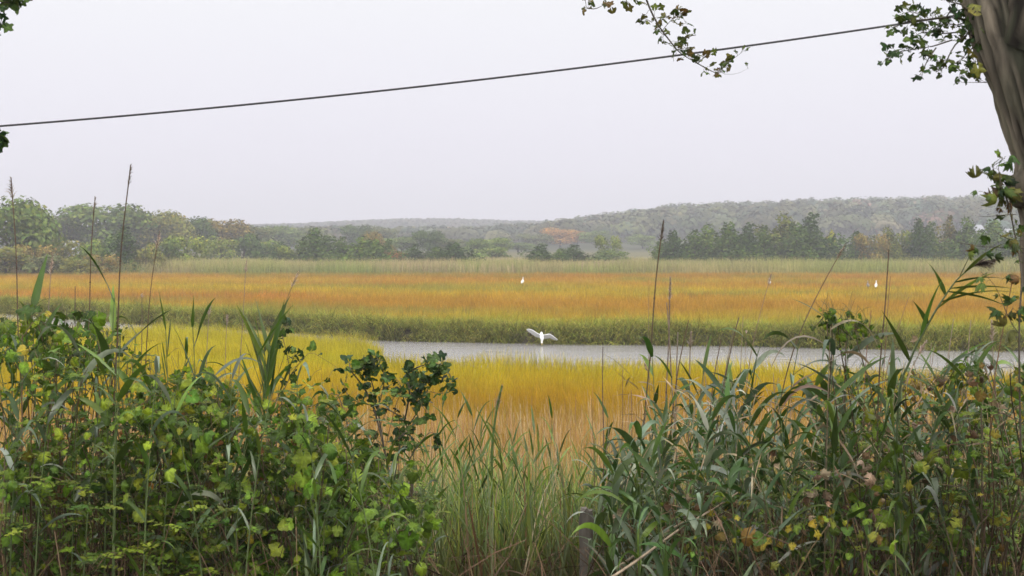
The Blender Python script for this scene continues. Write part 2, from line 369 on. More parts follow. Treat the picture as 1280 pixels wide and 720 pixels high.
# fringe along the near edge
B = Buf(); n = 14000; x = rng.uniform(-34, 30, n); y = yN(x) - .1 - rng.exponential(.5, n)
ribbons(B, np.stack([x, y, gz(x, y) - .05], 1), rdir(n, 2.2, .5), .5 * rng.uniform(.5, 1.2, n) * (.5 + .9 * vn(x, y, 2.4, 17)), .022, .5, pal([(.28, .27, .05), (.36, .30, .05)], n), pal([(.42, .38, .07), (.5, .4, .08)], n), 2)
tag(B.build('cordgrass', M_grass), 'yellow-green grass fringe along the near edge of the creek', 'grass', kind='stuff')
# far belt of tall reeds before the trees
B = Buf()
for (a, b_, dn, wd) in ((144, 172, 16, .06), (172, 215, 8, .09)):
    x, y = scatter(a, b_, dn, lambda x, y: y > 144 + 3 * fbm(x, y * 0, 12, 71)); n = len(x)
    h = (1.35 + .75 * fbm(x, y, 7, 72)) * rng.uniform(.7, 1.2, n) * np.interp(y, [144, 150, 160, 175, 215], [.6, 1.0, .75, .5, .45]); f = fbm(x, y * 1.5, 9, 73)[:, None]; f = sm(.38, .62, f)
    c = A([.25, .30, .09]) * (1 - f) + A([.40, .33, .18]) * f; g = sm(.45, .6, fbm(x * .4, y * 2, 8, 75))[:, None]; c = c * (1 - .5 * g) + A([.36, .36, .11]) * .5 * g; c = c * (1 + rng.normal(0, .16, (n, 1))) * (.8 + .5 * fbm(x, y, 4, 76))[:, None]
    ribbons(B, np.stack([x, y, gz(x, y)], 1), rdir(n, 2.6, .4), h, wd, .4, c * .8, c * A([1.15, 1.08, 1.1]), 2)
tag(B.build('reed_belt', M_grass), 'pale green and buff reeds between the marsh and the trees', 'reeds', kind='stuff')
# dry stalks standing behind the roadside bank
B = Buf()
x, y = scatter(14.5, 27, 13, lambda x, y: x < 99); n = len(x)
h = np.interp(y, [14, 20, 27], [1.25, 1.1, .7]) * rng.uniform(.5, 1.3, n); c = pal([(.50, .36, .20), (.38, .24, .13), (.58, .46, .30), (.30, .18, .09)], n, .15)
ribbons(B, np.stack([x, y, gz(x, y) - .02], 1), rdir(n, 9, .7), h, .009, .1, c * .85, c * 1.1, 3, prof='stalk')
x, y = scatter(13, 27, 170, lambda x, y: x < 99); n = len(x); c = pal([(.52, .35, .14), (.46, .27, .09), (.50, .40, .2)], n, .15)
ribbons(B, np.stack([x, y, gz(x, y) - .02], 1), rdir(n, 2.4, .5), .5 * rng.uniform(.5, 1.3, n), .010, .6, c * .85, c * 1.1, 2)
tag(B.build('dry_reeds', M_grass), 'thin buff dead reed stalks standing in straw coloured grass', 'reeds', kind='stuff')
# green reed grass on the bank between the two thickets
B = Buf()
x, y = scatter(7.0, 15.5, 560, lambda x, y: (np.abs(x) < 5.5)); n = len(x)
keep = vn(x, y, .5, 91) * .7 + rng.uniform(0, .6, n) > .3; x, y = x[keep], y[keep]; n = len(x)
h = np.interp(y, [7.4, 9, 12, 15], [.62, 1.0, 1.4, 1.25]) * rng.uniform(.45, 1.15, n) * (.65 + .6 * fbm(x, y, .9, 92))
f = rng.uniform(0, 1, n) < np.interp(y, [7, 11, 13, 15.5], [.12, .15, .25, .7]); dry = pal([(.36, .25, .13), (.45, .36, .2), (.24, .13, .07)], n)
g0 = pal([(.09, .14, .025), (.13, .17, .03), (.06, .11, .03)], n); g1 = pal([(.24, .34, .05), (.34, .40, .06), (.15, .25, .06), (.22, .30, .14)], n)
c0 = np.where(f[:, None], dry * .9, g0 * .6 + dry * .25); c1 = np.where(f[:, None], dry * 1.1, g1)
ribbons(B, np.stack([x, y, gz(x, y) - .02], 1), rdir(n, 3.0, .6), h, rng.uniform(.006, .017, n), rng.uniform(.1, 1.2, n), c0, c1, 4, prof='leaf')
tag(B.build('reed_grass', M_reed), 'lush green reed grass on the bank between the two thickets', 'grass', kind='stuff')
# brown litter of dead stems under the thickets
B = Buf(); n = 11000; x = rng.uniform(-3.6, 3.8, n); y = rng.uniform(5.0, 10.5, n)
k = (np.abs(x + .1) > .75) | (rng.uniform(0, 1, n) < .25); x, y = x[k], y[k]; n = len(x)
d = rdir(n, .55, 1); ribbons(B, np.stack([x, y, gz(x, y) + rng.uniform(-.02, .2, n)], 1), d, rng.uniform(.12, .5, n), rng.uniform(.003, .009, n), .5, pal([(.09, .055, .03), (.10, .065, .035), (.04, .026, .016), (.20, .14, .08)], n, .2, [4, 3, 5, .6]), pal([(.11, .07, .04), (.18, .12, .07)], n, .2), 3, prof='stalk')
tag(B.build('dead_stem_litter', M_dry), 'tangled brown dead stems and litter at the foot of the thickets', 'plant litter', kind='stuff')

exec_marker = 1
# ------------------------------------------------------------------ distant trees
def crown_points(kind, n, r_):
    if kind == 'round':
        L = [(0, 0, .62, .36)] + [(r_.uniform(-.3, .3), r_.uniform(-.3, .3), r_.uniform(.32, .84), r_.uniform(.15, .26)) for _ in range(11)]
    elif kind == 'cedar':
        L = [(r_.uniform(-.12, .12) * (1.1 - z), r_.uniform(-.12, .12) * (1.1 - z), z, .20 * (1.1 - z) + .05) for z in np.linspace(.12, .95, 11)]
        L += [(r_.uniform(-.3, .3), r_.uniform(-.3, .3), z, .12) for z in np.linspace(.1, .65, 8)]
    else:
        L = [(r_.uniform(-.4, .4), r_.uniform(-.3, .3), r_.uniform(.2, .72), r_.uniform(.16, .28)) for _ in range(12)]
    w = A([l[3] ** 2 for l in L]); ks = rng.choice(len(L), n, p=w / w.sum()); L = A(L)[ks]
    d = rdir(n, .25); rr = L[:, 3:4] * rng.uniform(.55, 1.12, (n, 1)) ** .8
    p = L[:, :3] + d * rr * ([1, 1, .8] if kind != 'cedar' else [1, 1, 1.5]); p[:, 2] = np.maximum(p[:, 2], .03)
    return p, d, ks
def quads(B, p, nrm_, size, col, jag=.5):
    n = len(p); a = rdir(n); u = nrm(np.cross(nrm_, a)); v = np.cross(nrm_, u); s = size[:, None]
    V = np.stack([p - u * s - v * s * rng.uniform(.2, 1, (n, 1)), p + u * s * rng.uniform(.3, 1, (n, 1)) - v * s, p + u * s + v * s * rng.uniform(.3, 1, (n, 1)), p - u * s * rng.uniform(.2, .8, (n, 1)) + v * s], 1)
    i = np.arange(n)[:, None] * 4 + np.arange(4); B.add(V, np.repeat(col, 4, 0), q=i)
TREES = {}
for kind, nv, nf, fs in (('round', 4, 3600, .020), ('cedar', 4, 2600, .018), ('shrub', 4, 1800, .026)):
    TREES[kind] = []
    for v in range(nv):
        r_ = random.Random(v * 7 + len(kind)); B = Buf(); p, d, ks = crown_points(kind, nf, r_)
        lob = A([r_.uniform(.75, 1.25) for _ in range(30)])[ks][:, None]
        c = pal([(.13, .16, .045), (.17, .19, .055), (.10, .13, .045)] if kind != 'cedar' else [(.06, .095, .02), (.09, .125, .024), (.12, .15, .03)], nf, .2) * lob
        if kind == 'cedar': nn = nrm(d * [1, 1, .3] + rdir(nf) * .6)
        else: nn = nrm(d + rdir(nf) * .45)
        quads(B, p, nn, fs * rng.uniform(.5, 1.3, nf), c); vv = np.concatenate(B.v); dim = (np.percentile(vv[:, 0], 98) - np.percentile(vv[:, 0], 2), np.percentile(vv[:, 2], 99.6)); cr_ = B.mesh('crown', M_tree, False)
        B = Buf(); tr = []; 
        tubes(B, [spline([(0, 0, -.03), (.01, .01, .2), (-.01, 0, .45), (.02, 0, .75)], 8)], [np.linspace(.028, .006, 8)], (.09, .075, .06), 7)
        for k in range(7):
            z = r_.uniform(.12, .5); a = r_.uniform(0, 6.28); rr = r_.uniform(.14, .32)
            tubes(B, [spline([(0, 0, z), (math.cos(a) * rr * .5, math.sin(a) * rr * .5, z + .12), (math.cos(a) * rr, math.sin(a) * rr, z + .25)], 5)], [np.linspace(.012, .003, 5)], (.09, .075, .06), 5)
        TREES[kind].append((cr_, B.mesh('trunk', M_trunk), dim))
KN = {'round': ('broadleaf_tree', 'tree'), 'cedar': ('cedar_tree', 'tree'), 'shrub': ('marsh_shrub', 'shrub')}
GRP = {'round': 'broadleaf trees behind the marsh', 'cedar': 'dark cedars behind the reed belt', 'shrub': 'bushes along the marsh edge'}
def tree(kind, px, top, wpx, d, col, label, i=[0]):
    i[0] += 1; x = (px - 640) / F * d; zb = float(gz(x, d)) - .1; H = CAMZ + (HY - top) / F * d - zb
    t_ = thing(KN[kind][0], label, KN[kind][1], (x, d, zb), GRP[kind])
    cr_, tr_, dim = TREES[kind][i[0] % 4]; wd = wpx / F * d / dim[0] * (1.6 if kind == 'cedar' else 1.1); t_.scale = (wd, wd, H / dim[1])
    rz = (i[0] % 2) * math.pi + (i[0] % 5 - 2) * .12
    for nm, me in (('crown', cr_), ('trunk', tr_)):
        o = bpy.data.objects.new(nm, me); COL.objects.link(o); o.parent = t_; o.rotation_euler = (0, 0, rz); o.color = (*(col if nm == 'crown' else (1, 1, 1)), 1)
G = (1.0, 1.15, .8); OL = (1.5, 1.25, .9); BR = (1.7, 1.1, .9); YG = (1.45, 1.45, .75); DK = (.6, .78, .55); RD = (2.6, .95, .9); GY = (1.1, 1.05, 1.2); LG = (1.35, 1.5, 1.0); OR = (3.4, 1.5, 1.0)
TL = [
 ('round', 20, 248, 86, 152, G, 'big green broadleaf tree at the edge of the marsh, taller than its neighbours'),
 ('round', 74, 268, 62, 240, GY, 'hazy grey-green tree just beyond the big green tree'),
 ('round', 132, 255, 92, 235, G, 'widest dark dome-shaped tree behind the lone dark cedar'),
 ('round', 176, 262, 60, 245, GY, 'rounded tree joined to the far side of the dark dome-shaped tree'),
 ('round', 208, 264, 56, 240, OL, 'olive treetop with a thin gap of sky through its crown'),
 ('round', 245, 272, 44, 250, DK, 'small dark rounded treetop beside the rusty brown tree'),
 ('round', 278, 274, 58, 255, BR, 'rusty brown-topped tree above the yellow-green bushes'),
 ('round', 316, 281, 50, 280, GY, 'grey-green tree next to the rusty brown-topped tree'),
 ('round', 345, 282, 60, 330, G, 'hazy tree behind the first clump of small cedars'),
 ('round', 385, 284, 54, 350, GY, 'faint grey tree behind the tallest cedar of the clump'),
 ('round', 447, 281, 36, 330, DK, 'dark hazy round treetop above the cedar clump'),
 ('round', 478, 283, 34, 350, GY, 'pale grey round treetop beyond the brown bush'),
 ('round', 464, 289, 30, 215, BR, 'brown rounded tree behind the wide cedar'),
 ('round', 502, 296, 40, 290, G, 'low green tree between two clumps of cedars'),
 ('round', 536, 288, 36, 260, DK, 'green rounded tree above the darkest low cedar'),
 ('round', 560, 297, 34, 270, GY, 'small grey-green tree beside the rounded green tree'),
 ('round', 596, 298, 32, 250, G, 'small dark tree standing alone before the pale far hill'),
 ('round', 622, 297, 34, 265, LG, 'small light green tree in the dip of the skyline'),
 ('round', 575, 303, 30, 300, GY, 'low faint tree next to the small dark tree in the open'),
 ('round', 700, 285, 38, 420, OR, 'orange-red autumn tree on the lower hillside'),
 ('round', 722, 289, 30, 430, RD, 'pinkish-red autumn tree just behind the orange-red one'),
 ('round', 745, 288, 34, 400, G, 'grey-green tree beside the red autumn trees'),
 ('round', 669, 292, 36, 380, GY, 'pale tree on the near side of the orange-red autumn tree'),
 ('round', 803, 293, 30, 380, LG, 'pale green tree at the foot of the hill'),
 ('round', 648, 303, 40, 320, G, 'low hazy tree at the foot of the hill before the autumn trees'),
 ('shrub', 6, 308, 60, 143, OL, 'olive bush under the big green tree'),
 ('shrub', 44, 306, 48, 146, BR, 'brownish bush with pale seed heads below the big green tree'),
 ('shrub', 78, 296, 46, 158, OL, 'olive brown bush beside the white shed'),
 ('shrub', 112, 299, 44, 152, LG, 'light green bush left of the lone dark cedar'),
 ('shrub', 60, 318, 44, 143, GY, 'low greyish bush in front of the white shed'),
 ('shrub', 128, 318, 40, 145, BR, 'low brown bush in front of the lone dark cedar'),
 ('shrub', 100, 322, 40, 143, OL, 'low olive bush at the very edge of the golden grass'),
 ('shrub', 182, 305, 40, 150, OL, 'olive bush right of the lone dark cedar'),
 ('shrub', 207, 298, 36, 165, G, 'green bush against the bright yellow-green bush'),
 ('shrub', 234, 295, 52, 175, YG, 'bright yellow-green rounded bush, the largest on the marsh edge'),
 ('shrub', 276, 296, 38, 200, YG, 'yellowish bush under the rusty brown-topped tree'),
 ('shrub', 305, 292, 44, 205, DK, 'dark green bush before the grey-green tree'),
 ('shrub', 332, 300, 40, 210, LG, 'pale green bush beside the first small cedar'),
 ('shrub', 367, 307, 34, 185, YG, 'yellow-green bush between two dark cedars'),
 ('shrub', 492, 313, 30, 180, RD, 'low russet-red bush beside the wide cedar'),
 ('shrub', 480, 306, 34, 190, BR, 'brown bush behind the russet-red one'),
 ('shrub', 615, 309, 40, 215, LG, 'pale silvery bush under the small trees in the open'),
 ('shrub', 760, 294, 28, 215, YG, 'thin yellow-green bush standing alone before the hill'),
 ('shrub', 765, 312, 40, 195, G, 'low spreading bush at the foot of the thin yellow-green one'),
 ('shrub', 1037, 288, 18, 190, (2.4, 2.0, .7), 'yellow-leaved slim bush at the end of the dense cedar row'),
 ('shrub', 1128, 288, 26, 185, YG, 'yellow-green upright bush in the sparse row'),
 ('shrub', 1090, 292, 36, 180, BR, 'sparse brown-tinged bush after the gap in the cedars'),
 ('cedar', 155, 284, 36, 150, DK, 'lone dark conical cedar among the pale bushes'),
 ('cedar', 352, 303, 24, 190, DK, 'first and smallest cedar of the scattered clump'),
 ('cedar', 394, 286, 34, 182, G, 'tallest cedar of the scattered clump, with a pointed top'),
 ('cedar', 408, 296, 28, 185, G, 'cedar leaning against the tallest one of the clump'),
 ('cedar', 428, 297, 26, 182, G, 'narrow cedar between the tallest and the wide one'),
 ('cedar', 452, 296, 34, 178, LG, 'wide bushy cedar beside the russet bush'),
 ('cedar', 468, 300, 34, 178, LG, 'low bushy cedar joined to the wide bushy one'),
 ('cedar', 486, 300, 20, 180, G, 'thin pointed cedar above the russet-red bush'),
 ('cedar', 519, 306, 26, 176, DK, 'small dark pointed cedar after the russet bush'),
 ('cedar', 545, 309, 30, 176, G, 'low cedar between the pointed one and the wide low one'),
 ('cedar', 568, 304, 36, 174, DK, 'wide low dark cedar ending the scattered clump'),
 ('cedar', 678, 306, 34, 172, DK, 'first of two low dark cedars standing in the reeds'),
 ('cedar', 717, 307, 36, 174, DK, 'second of two low dark cedars standing in the reeds'),
 ('cedar', 700, 311, 22, 176, LG, 'tiny cedar between the two low dark ones'),
 ('cedar', 842, 289, 24, 180, DK, 'slim dark cedar beginning the dense row'),
 ('cedar', 826, 300, 20, 185, LG, 'short light cedar before the dense row'),
 ('cedar', 868, 288, 30, 182, G, 'second cedar of the dense row'),
 ('cedar', 884, 281, 34, 186, LG, 'third cedar of the dense row, lighter green'),
 ('cedar', 912, 279, 34, 180, G, 'fourth cedar of the dense row, a broad one'),
 ('cedar', 937, 280, 30, 182, DK, 'fifth cedar of the dense row, very dark'),
 ('cedar', 955, 284, 28, 180, G, 'sixth cedar of the dense row'),
 ('cedar', 978, 268, 42, 186, OL, 'broad olive cedar rising behind the dense row'),
 ('cedar', 996, 280, 34, 180, G, 'cedar between the two highest of the dense row'),
 ('cedar', 1016, 268, 40, 184, DK, 'highest dark cedar at the end of the dense row'),
 ('cedar', 1070, 290, 26, 186, G, 'green cedar in the gap after the dense row'),
 ('cedar', 1108, 284, 26, 184, OL, 'olive cedar with a split top in the sparse row'),
 ('cedar', 1149, 275, 22, 184, DK, 'dark spire-shaped cedar in the sparse row'),
 ('cedar', 1164, 279, 26, 186, G, 'green pointed cedar close to the dark spire'),
 ('cedar', 1187, 271, 22, 188, BR, 'brown-tinged pointed cedar in the sparse row'),
 ('cedar', 1207, 272, 32, 186, G, 'wide airy cedar before the white house'),
 ('cedar', 1243, 276, 36, 186, LG, 'light green cedar between the two white houses'),
 ('cedar', 1268, 286, 30, 184, G, 'low cedar half behind the tree trunk'),
 ('cedar', 1226, 288, 24, 182, G, 'short cedar below the white house'),
]
for a in TL: tree(*a)

# wooded hill: one far mass
B = Buf()
yy = rng.uniform(455, 720, 9000); xx = rng.uniform(-1, 1, 9000) * (yy * .40 + 10)
dens = 60
k = rng.uniform(0, 1, 9000) < (yy / 700) * .42; xx, yy = xx[k], yy[k]; nt_ = len(xx)
ff = 170; base = gz(xx, yy); hh = rng.uniform(5.5, 11, nt_); rr = rng.uniform(3, 7.5, nt_)
hh = hh * np.interp(xx / yy, [-.05, .04, .12], [.68, .8, 1])
d = rdir(nt_ * ff, .5); d[:, 2] = np.abs(d[:, 2]) * .9 + .02; sh = np.repeat(rr, ff)[:, None] * rng.uniform(.75, 1.08, (nt_ * ff, 1))
cen = np.stack([xx, yy, base + hh * .45], 1); p = np.repeat(cen, ff, 0) + d * sh * np.stack([np.ones(nt_ * ff), np.ones(nt_ * ff), np.repeat(hh * .55 / rr, ff)], 1)
lowr = rng.uniform(0, 1, nt_ * ff) < .25; p[lowr, 2] -= rng.uniform(0, 3, lowr.sum())
tc_ = 1.35 * pal([(.075, .085, .04), (.10, .10, .05), (.065, .085, .055), (.13, .12, .065), (.15, .10, .07)], nt_, .26, w=[4, 3, 5, .9, .35])
quads(B, p, nrm(d + A([0, 0, .3]) + rdir(nt_ * ff) * .25), rng.uniform(.3, .75, nt_ * ff), np.repeat(tc_, ff, 0) * rng.uniform(.88, 1.12, (nt_ * ff, 1)))
tag(B.build('hill_woodland', M_forest, smooth=False), 'hazy grey-green woodland covering the far hill', 'woodland', kind='stuff')
# further ridge
B = Buf(); nt_ = 1500; yy = rng.uniform(900, 1150, nt_); xx = yy * rng.uniform(-.34, .12, nt_); ff = 40
base = gz(xx, yy); hh = rng.uniform(7, 10, nt_); d = rdir(nt_ * ff, .5); d[:, 2] = np.abs(d[:, 2])
p = np.repeat(np.stack([xx, yy, base + 3], 1), ff, 0) + d * 5.5 * rng.uniform(.8, 1.1, (nt_ * ff, 1))
quads(B, p, nrm(d + rdir(nt_ * ff) * .5), rng.uniform(.8, 1.6, nt_ * ff), np.repeat(pal([(.07, .08, .045), (.09, .085, .045)], nt_, .15), ff, 0))
tag(B.build('ridge_woodland', M_forest, smooth=False), 'palest woodland on the low ridge at the skyline', 'woodland', kind='stuff')

# houses
def house(px, d, top, w, dep, label, name='house'):
    x = (px - 640) / F * d; z = float(gz(x, d)); H = CAMZ + (HY - top) / F * d - z; t_ = thing(name, label, name, (x, d, z)); eh = max(H - 1.3, 1.2)
    def box(B, a, b_, c): 
        v = [(i, j, k_) for k_ in (a[2], b_[2]) for j in (a[1], b_[1]) for i in (a[0], b_[0])]; B.add(A(v) + [x, d, z], c, q=[[0, 2, 3, 1], [4, 5, 7, 6], [0, 1, 5, 4], [2, 6, 7, 3], [0, 4, 6, 2], [1, 3, 7, 5]])
    B = Buf(); box(B, (-w / 2, -dep / 2, -.5), (w / 2, dep / 2, eh), (1, 1, 1)); B.build('wall', M_wall, t_, False)
    B = Buf(); o = .3; v = A([(-w / 2 - o, -dep / 2 - o, eh), (w / 2 + o, -dep / 2 - o, eh), (w / 2 + o, 0, H), (-w / 2 - o, 0, H), (-w / 2 - o, dep / 2 + o, eh), (w / 2 + o, dep / 2 + o, eh)]) + [x, d, z]
    B.add(v, (1, 1, 1), q=[[0, 1, 2, 3], [3, 2, 5, 4], [0, 4, 5, 1]], t=[[0, 3, 4], [1, 5, 2]]); B.build('roof', M_roof, t_, False)
    for k_ in (-.28, .28):
        B = Buf(); box(B, (w * k_ - w * .09, -dep / 2 - .05, eh * .35), (w * k_ + w * .09, -dep / 2 - .01, eh * .8), (1, 1, 1)); B.build('window', M_glass, t_, False)
house(88, 205, 301, 1.9, 3, 'small pale-roofed shed among the bushes below the dark treetops', 'shed')
house(1219, 330, 281, 2.4, 4, 'small white house behind the airy cedars at the hill foot')
house(1263, 325, 286, 2.2, 4, 'white house beside the tree trunk, half hidden by cedars')

# ------------------------------------------------------------------ egrets
def loft(B, pts, rx, rz, col, k=26, sides=12, ref=(0, .05, 1.)):
    p = spline(pts, k); u = np.linspace(0, 1, k); a_ = np.interp(u, np.linspace(0, 1, len(rx)), rx); b_ = np.interp(u, np.linspace(0, 1, len(rz)), rz)
    T = nrm(np.gradient(p, axis=0)); s = nrm(np.cross(T, A(ref) + 0 * T)); up = np.cross(s, T); an = np.arange(sides) / sides * 2 * np.pi
    V = p[:, None] + s[:, None] * (a_[:, None] * np.cos(an))[..., None] + up[:, None] * (b_[:, None] * np.sin(an))[..., None]
    idx = np.arange(k * sides).reshape(k, sides); nx = np.roll(idx, -1, 1)
    q = np.stack([idx[:-1], nx[:-1], nx[1:], idx[1:]], -1).reshape(-1, 4); V = V.reshape(-1, 3)
    n0 = len(V); V = np.vstack([V, p[0], p[-1]]); t_ = [[i, n0, (i + 1) % sides] for i in range(sides)] + [[idx[-1, i], idx[-1, (i + 1) % sides], n0 + 1] for i in range(sides)]
    B.add(V, col, q=q, t=t_)
def remesh(o, s):
    m = o.modifiers.new('skin', 'REMESH'); m.mode = 'VOXEL'; m.voxel_size = s; m.use_smooth_shade = True
o0 = P(677, 421, 55.5); t_ = thing('egret', 'white egret flying low over the creek with both wings spread', 'bird', o0)
B = Buf(); W1 = (.85, .85, .85)
loft(B, [o0 + A(v) for v in [(0, .42, .16), (0, .25, .12), (.0, .0, .03), (.01, -.2, -.06), (.01, -.30, -.10), (.0, -.27, -.16), (.0, -.36, -.20), (.0, -.44, -.22)]], [.01, .05, .08, .07, .045, .035, .035, .02], [.01, .045, .08, .07, .045, .035, .035, .02], W1)
for s, pts in ((-1, [(-.02, 0, .06), (-.2, -.03, .15), (-.33, -.03, .24), (-.47, .06, .28), (-.58, .14, .27)]), (1, [(.02, 0, .06), (.18, -.03, .08), (.31, -.04, .10), (.46, .03, .0), (.62, .12, -.13)])):
    c_ = spline(pts, 16) + o0; ch_ = np.interp(np.linspace(0, 1, 16), [0, .3, .6, .85, 1], [.30, .36, .32, .22, .03])
    rows = []
    T = nrm(np.gradient(c_, axis=0)); back = A([0, 1, .0]); upv = nrm(np.cross(back, T) * s * -1); upv = upv * np.sign(upv[:, 2:3])
    for j, (f, th) in enumerate(((-.25, 0), (0, .02), (.35, .014), (1, .002), (.35, -.006), (0, -.010))):
        rows.append(c_ + back * (f * ch_)[:, None] + upv * (th - .05 * f * abs(f)) + A([0, 0, -.5]) * (max(f, 0) * ch_)[:, None])
    V = np.stack(rows, 1); idx = np.arange(96).reshape(16, 6); nx = np.roll(idx, -1, 1)
    B.add(V, W1, q=np.concatenate([np.stack([idx[:-1], nx[:-1], nx[1:], idx[1:]], -1).reshape(-1, 4), [[0, 1, 2, 5], [2, 3, 4, 5], [90, 95, 92, 91], [92, 95, 94, 93]]]))
ob = B.build('body', M_white, t_); remesh(ob, .011)
B = Buf(); tubes(B, [[o0 + A(v) for v in [(0, -.43, -.22), (0, -.50, -.25), (0, -.58, -.285)]]], [[.016, .012, .003]], (1, 1, 1), 6); B.build('bill', M_bill, t_)
for s in (-.03, .03):
    B = Buf(); tubes(B, [[o0 + A(v) for v in [(s, .2, .06), (s, .45, .07), (s, .66, .05), (s * 1.6, .74, .03)]]], [[.014, .008, .008, .004]], (1, 1, 1), 5); B.build('leg', M_leg, t_)
def standing(px, d, mat, label, face=1):
    x = (px - 640) / F * d; o0 = A([x, d, float(gz(x, d))]); t_ = thing('egret', label, 'bird', o0); B = Buf(); f = face; RT = lambda v: (v[0] * .35 * .8 + v[1] * .8, v[0] * .94 * .8 - v[1] * .28, v[2] * .85)
    loft(B, [o0 + A(RT(v)) for v in [(-.34 * f, 0, .42), (-.2 * f, 0, .48), (0, 0, .56), (.12 * f, 0, .64), (.10 * f, 0, .74), (.17 * f, 0, .84), (.17 * f, 0, .93), (.25 * f, 0, .95)]], [.02, .07, .11, .08, .04, .03, .035, .02], [.02, .06, .11, .08, .04, .03, .035, .02], W1, ref=(0, 1., 0))
    remesh(B.build('body', mat, t_), .02)
    B = Buf(); tubes(B, [[o0 + A(RT(v)) for v in [(.24 * f, 0, .95), (.31 * f, 0, .94), (.38 * f, 0, .92)]]], [[.014, .01, .003]], (1, 1, 1), 6); B.build('bill', M_bill, t_)
    for s in (-.04, .04):
        B = Buf(); tubes(B, [[o0 + A(RT(v)) for v in [(0, s, .5), (.02 * f, s, .27), (0, s, 0), (.05 * f, s, -.02)]]], [[.016, .012, .009, .004]], (1, 1, 1), 5); B.build('leg', M_leg, t_)
standing(1095, 99, M_white, 'small white egret standing in the orange grass beside a grey bird')
standing(1085, 99, M_grey, 'small grey heron standing in the grass beside a white egret', -1)
standing(653, 108, M_white, 'tiny white egret at the far edge of the marsh, above the flying bird')
standing(962, 106, M_white, 'tiny white egret at the far edge of the marsh below the cedar row', -1)

# ------------------------------------------------------------------ overhead cable
pts = [P(a, b_, 15) for a, b_ in ((-1800, 225), (-900, 197), (0, 157), (130, 147.5), (360, 126.5), (600, 99), (860, 67), (1160, 25), (1600, -48), (2400, -190))]
cu = np.polyfit([0, 130, 360, 600, 860, 1160], [157, 147.5, 126.5, 99, 67, 25], 2)
B = Buf(); tubes(B, [[P(a, np.polyval(cu, a), 15) for a in np.linspace(-1500, 2600, 90)]], .0108, (1, 1, 1), 8)
tag(B.build('overhead_cable', M_cable), 'dark overhead cable sagging across the pale sky', 'cable')

# ------------------------------------------------------------------ timber posts
def post(px, top, d, w, label, lean=0):
    a = P(px, top, d); zb = float(gz(a[0], d)) - .1; B = Buf(); h = w / 2; n = 9
    zs = np.linspace(zb, a[2], n); an = np.arange(12) / 12 * 2 * np.pi
    V = []
    for j, z in enumerate(zs):
        f = (z - a[2]) * lean
        V.append(np.stack([a[0] + f + np.cos(an) * h * (1 + rng.uniform(-.09, .09, 12)) * (.9 if j == n - 1 else 1), d + np.sin(an) * h * (1 + rng.uniform(-.09, .09, 12)), np.full(12, z) + (rng.uniform(-.012, .012, 12) if j == n - 1 else 0)], 1))
    V = np.concatenate(V); idx = np.arange(n * 12).reshape(n, 12); nx = np.roll(idx, -1, 1)
    V2 = np.vstack([V, [a[0], d, a[2] - .004]])
    B.add(V2, (1, 1, 1), q=np.stack([idx[:-1], nx[:-1], nx[1:], idx[1:]], -1).reshape(-1, 4), t=[[idx[-1, i], idx[-1, (i + 1) % 12], n * 12] for i in range(12)])
    tag(B.build('fence_post', M_wood, smooth=False), label, 'post', 'old posts in the roadside growth')
post(733, 636, 6.9, .068, 'weathered grey wooden post among the pale reed leaves')
post(513, 604, 7.2, .034, 'thin mossy wooden stake at the edge of the vine thicket', .02)

# ------------------------------------------------------------------ the old tree by the road
TD = 5.2
def trunk_mesh(B, pts, rad, seed, sides=96, k=260, flute=.07):
    p = spline(pts, k); r = np.interp(np.linspace(0, 1, k), np.linspace(0, 1, len(rad)), rad)
    T = nrm(np.gradient(p, axis=0)); s = nrm(np.cross(T, A([0, 1., 0.02]) + 0 * T)); u = np.cross(s, T); an = np.arange(sides) / sides * 2 * np.pi
    L = np.cumsum(np.r_[0, np.linalg.norm(np.diff(p, axis=0), axis=1)])
    AA, LL = np.meshgrid(an, L); 
    w = 1 + flute * np.sin(AA * 5 + LL * .8 + seed) * .5 + flute * np.sin(AA * 3 - LL * 1.3) * .6
    ridg = np.abs(vn(np.cos(AA) * 9 + 40, np.sin(AA) * 9 + LL * 2.2 + 40, .8, seed) - .5) * 2
    ridg = np.clip(ridg * 1.3 - .15 + .5 * (vn(np.cos(AA) * 20 + 60, np.sin(AA) * 20 + LL * 7 + 60, .8, seed + 7) - .5), 0, 1) ** .7
    w = w + .16 * (ridg - .5) + .05 * (vn(np.cos(AA) * 12 + 50, np.sin(AA) * 12 + LL * 16, 1, seed + 3) - .5)
    V = p[:, None] + (s[:, None] * np.cos(an)[None, :, None] + u[:, None] * np.sin(an)[None, :, None]) * (r[:, None] * w)[..., None]
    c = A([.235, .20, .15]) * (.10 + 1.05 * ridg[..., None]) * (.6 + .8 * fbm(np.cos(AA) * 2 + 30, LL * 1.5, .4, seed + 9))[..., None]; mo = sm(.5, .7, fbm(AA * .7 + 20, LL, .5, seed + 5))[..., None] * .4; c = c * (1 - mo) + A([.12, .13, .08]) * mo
    idx = np.arange(k * sides).reshape(k, sides); nx = np.roll(idx, -1, 1)
    B.add(V, c.reshape(-1, 3), q=np.stack([idx[:-1], nx[:-1], nx[1:], idx[1:]], -1).reshape(-1, 4))
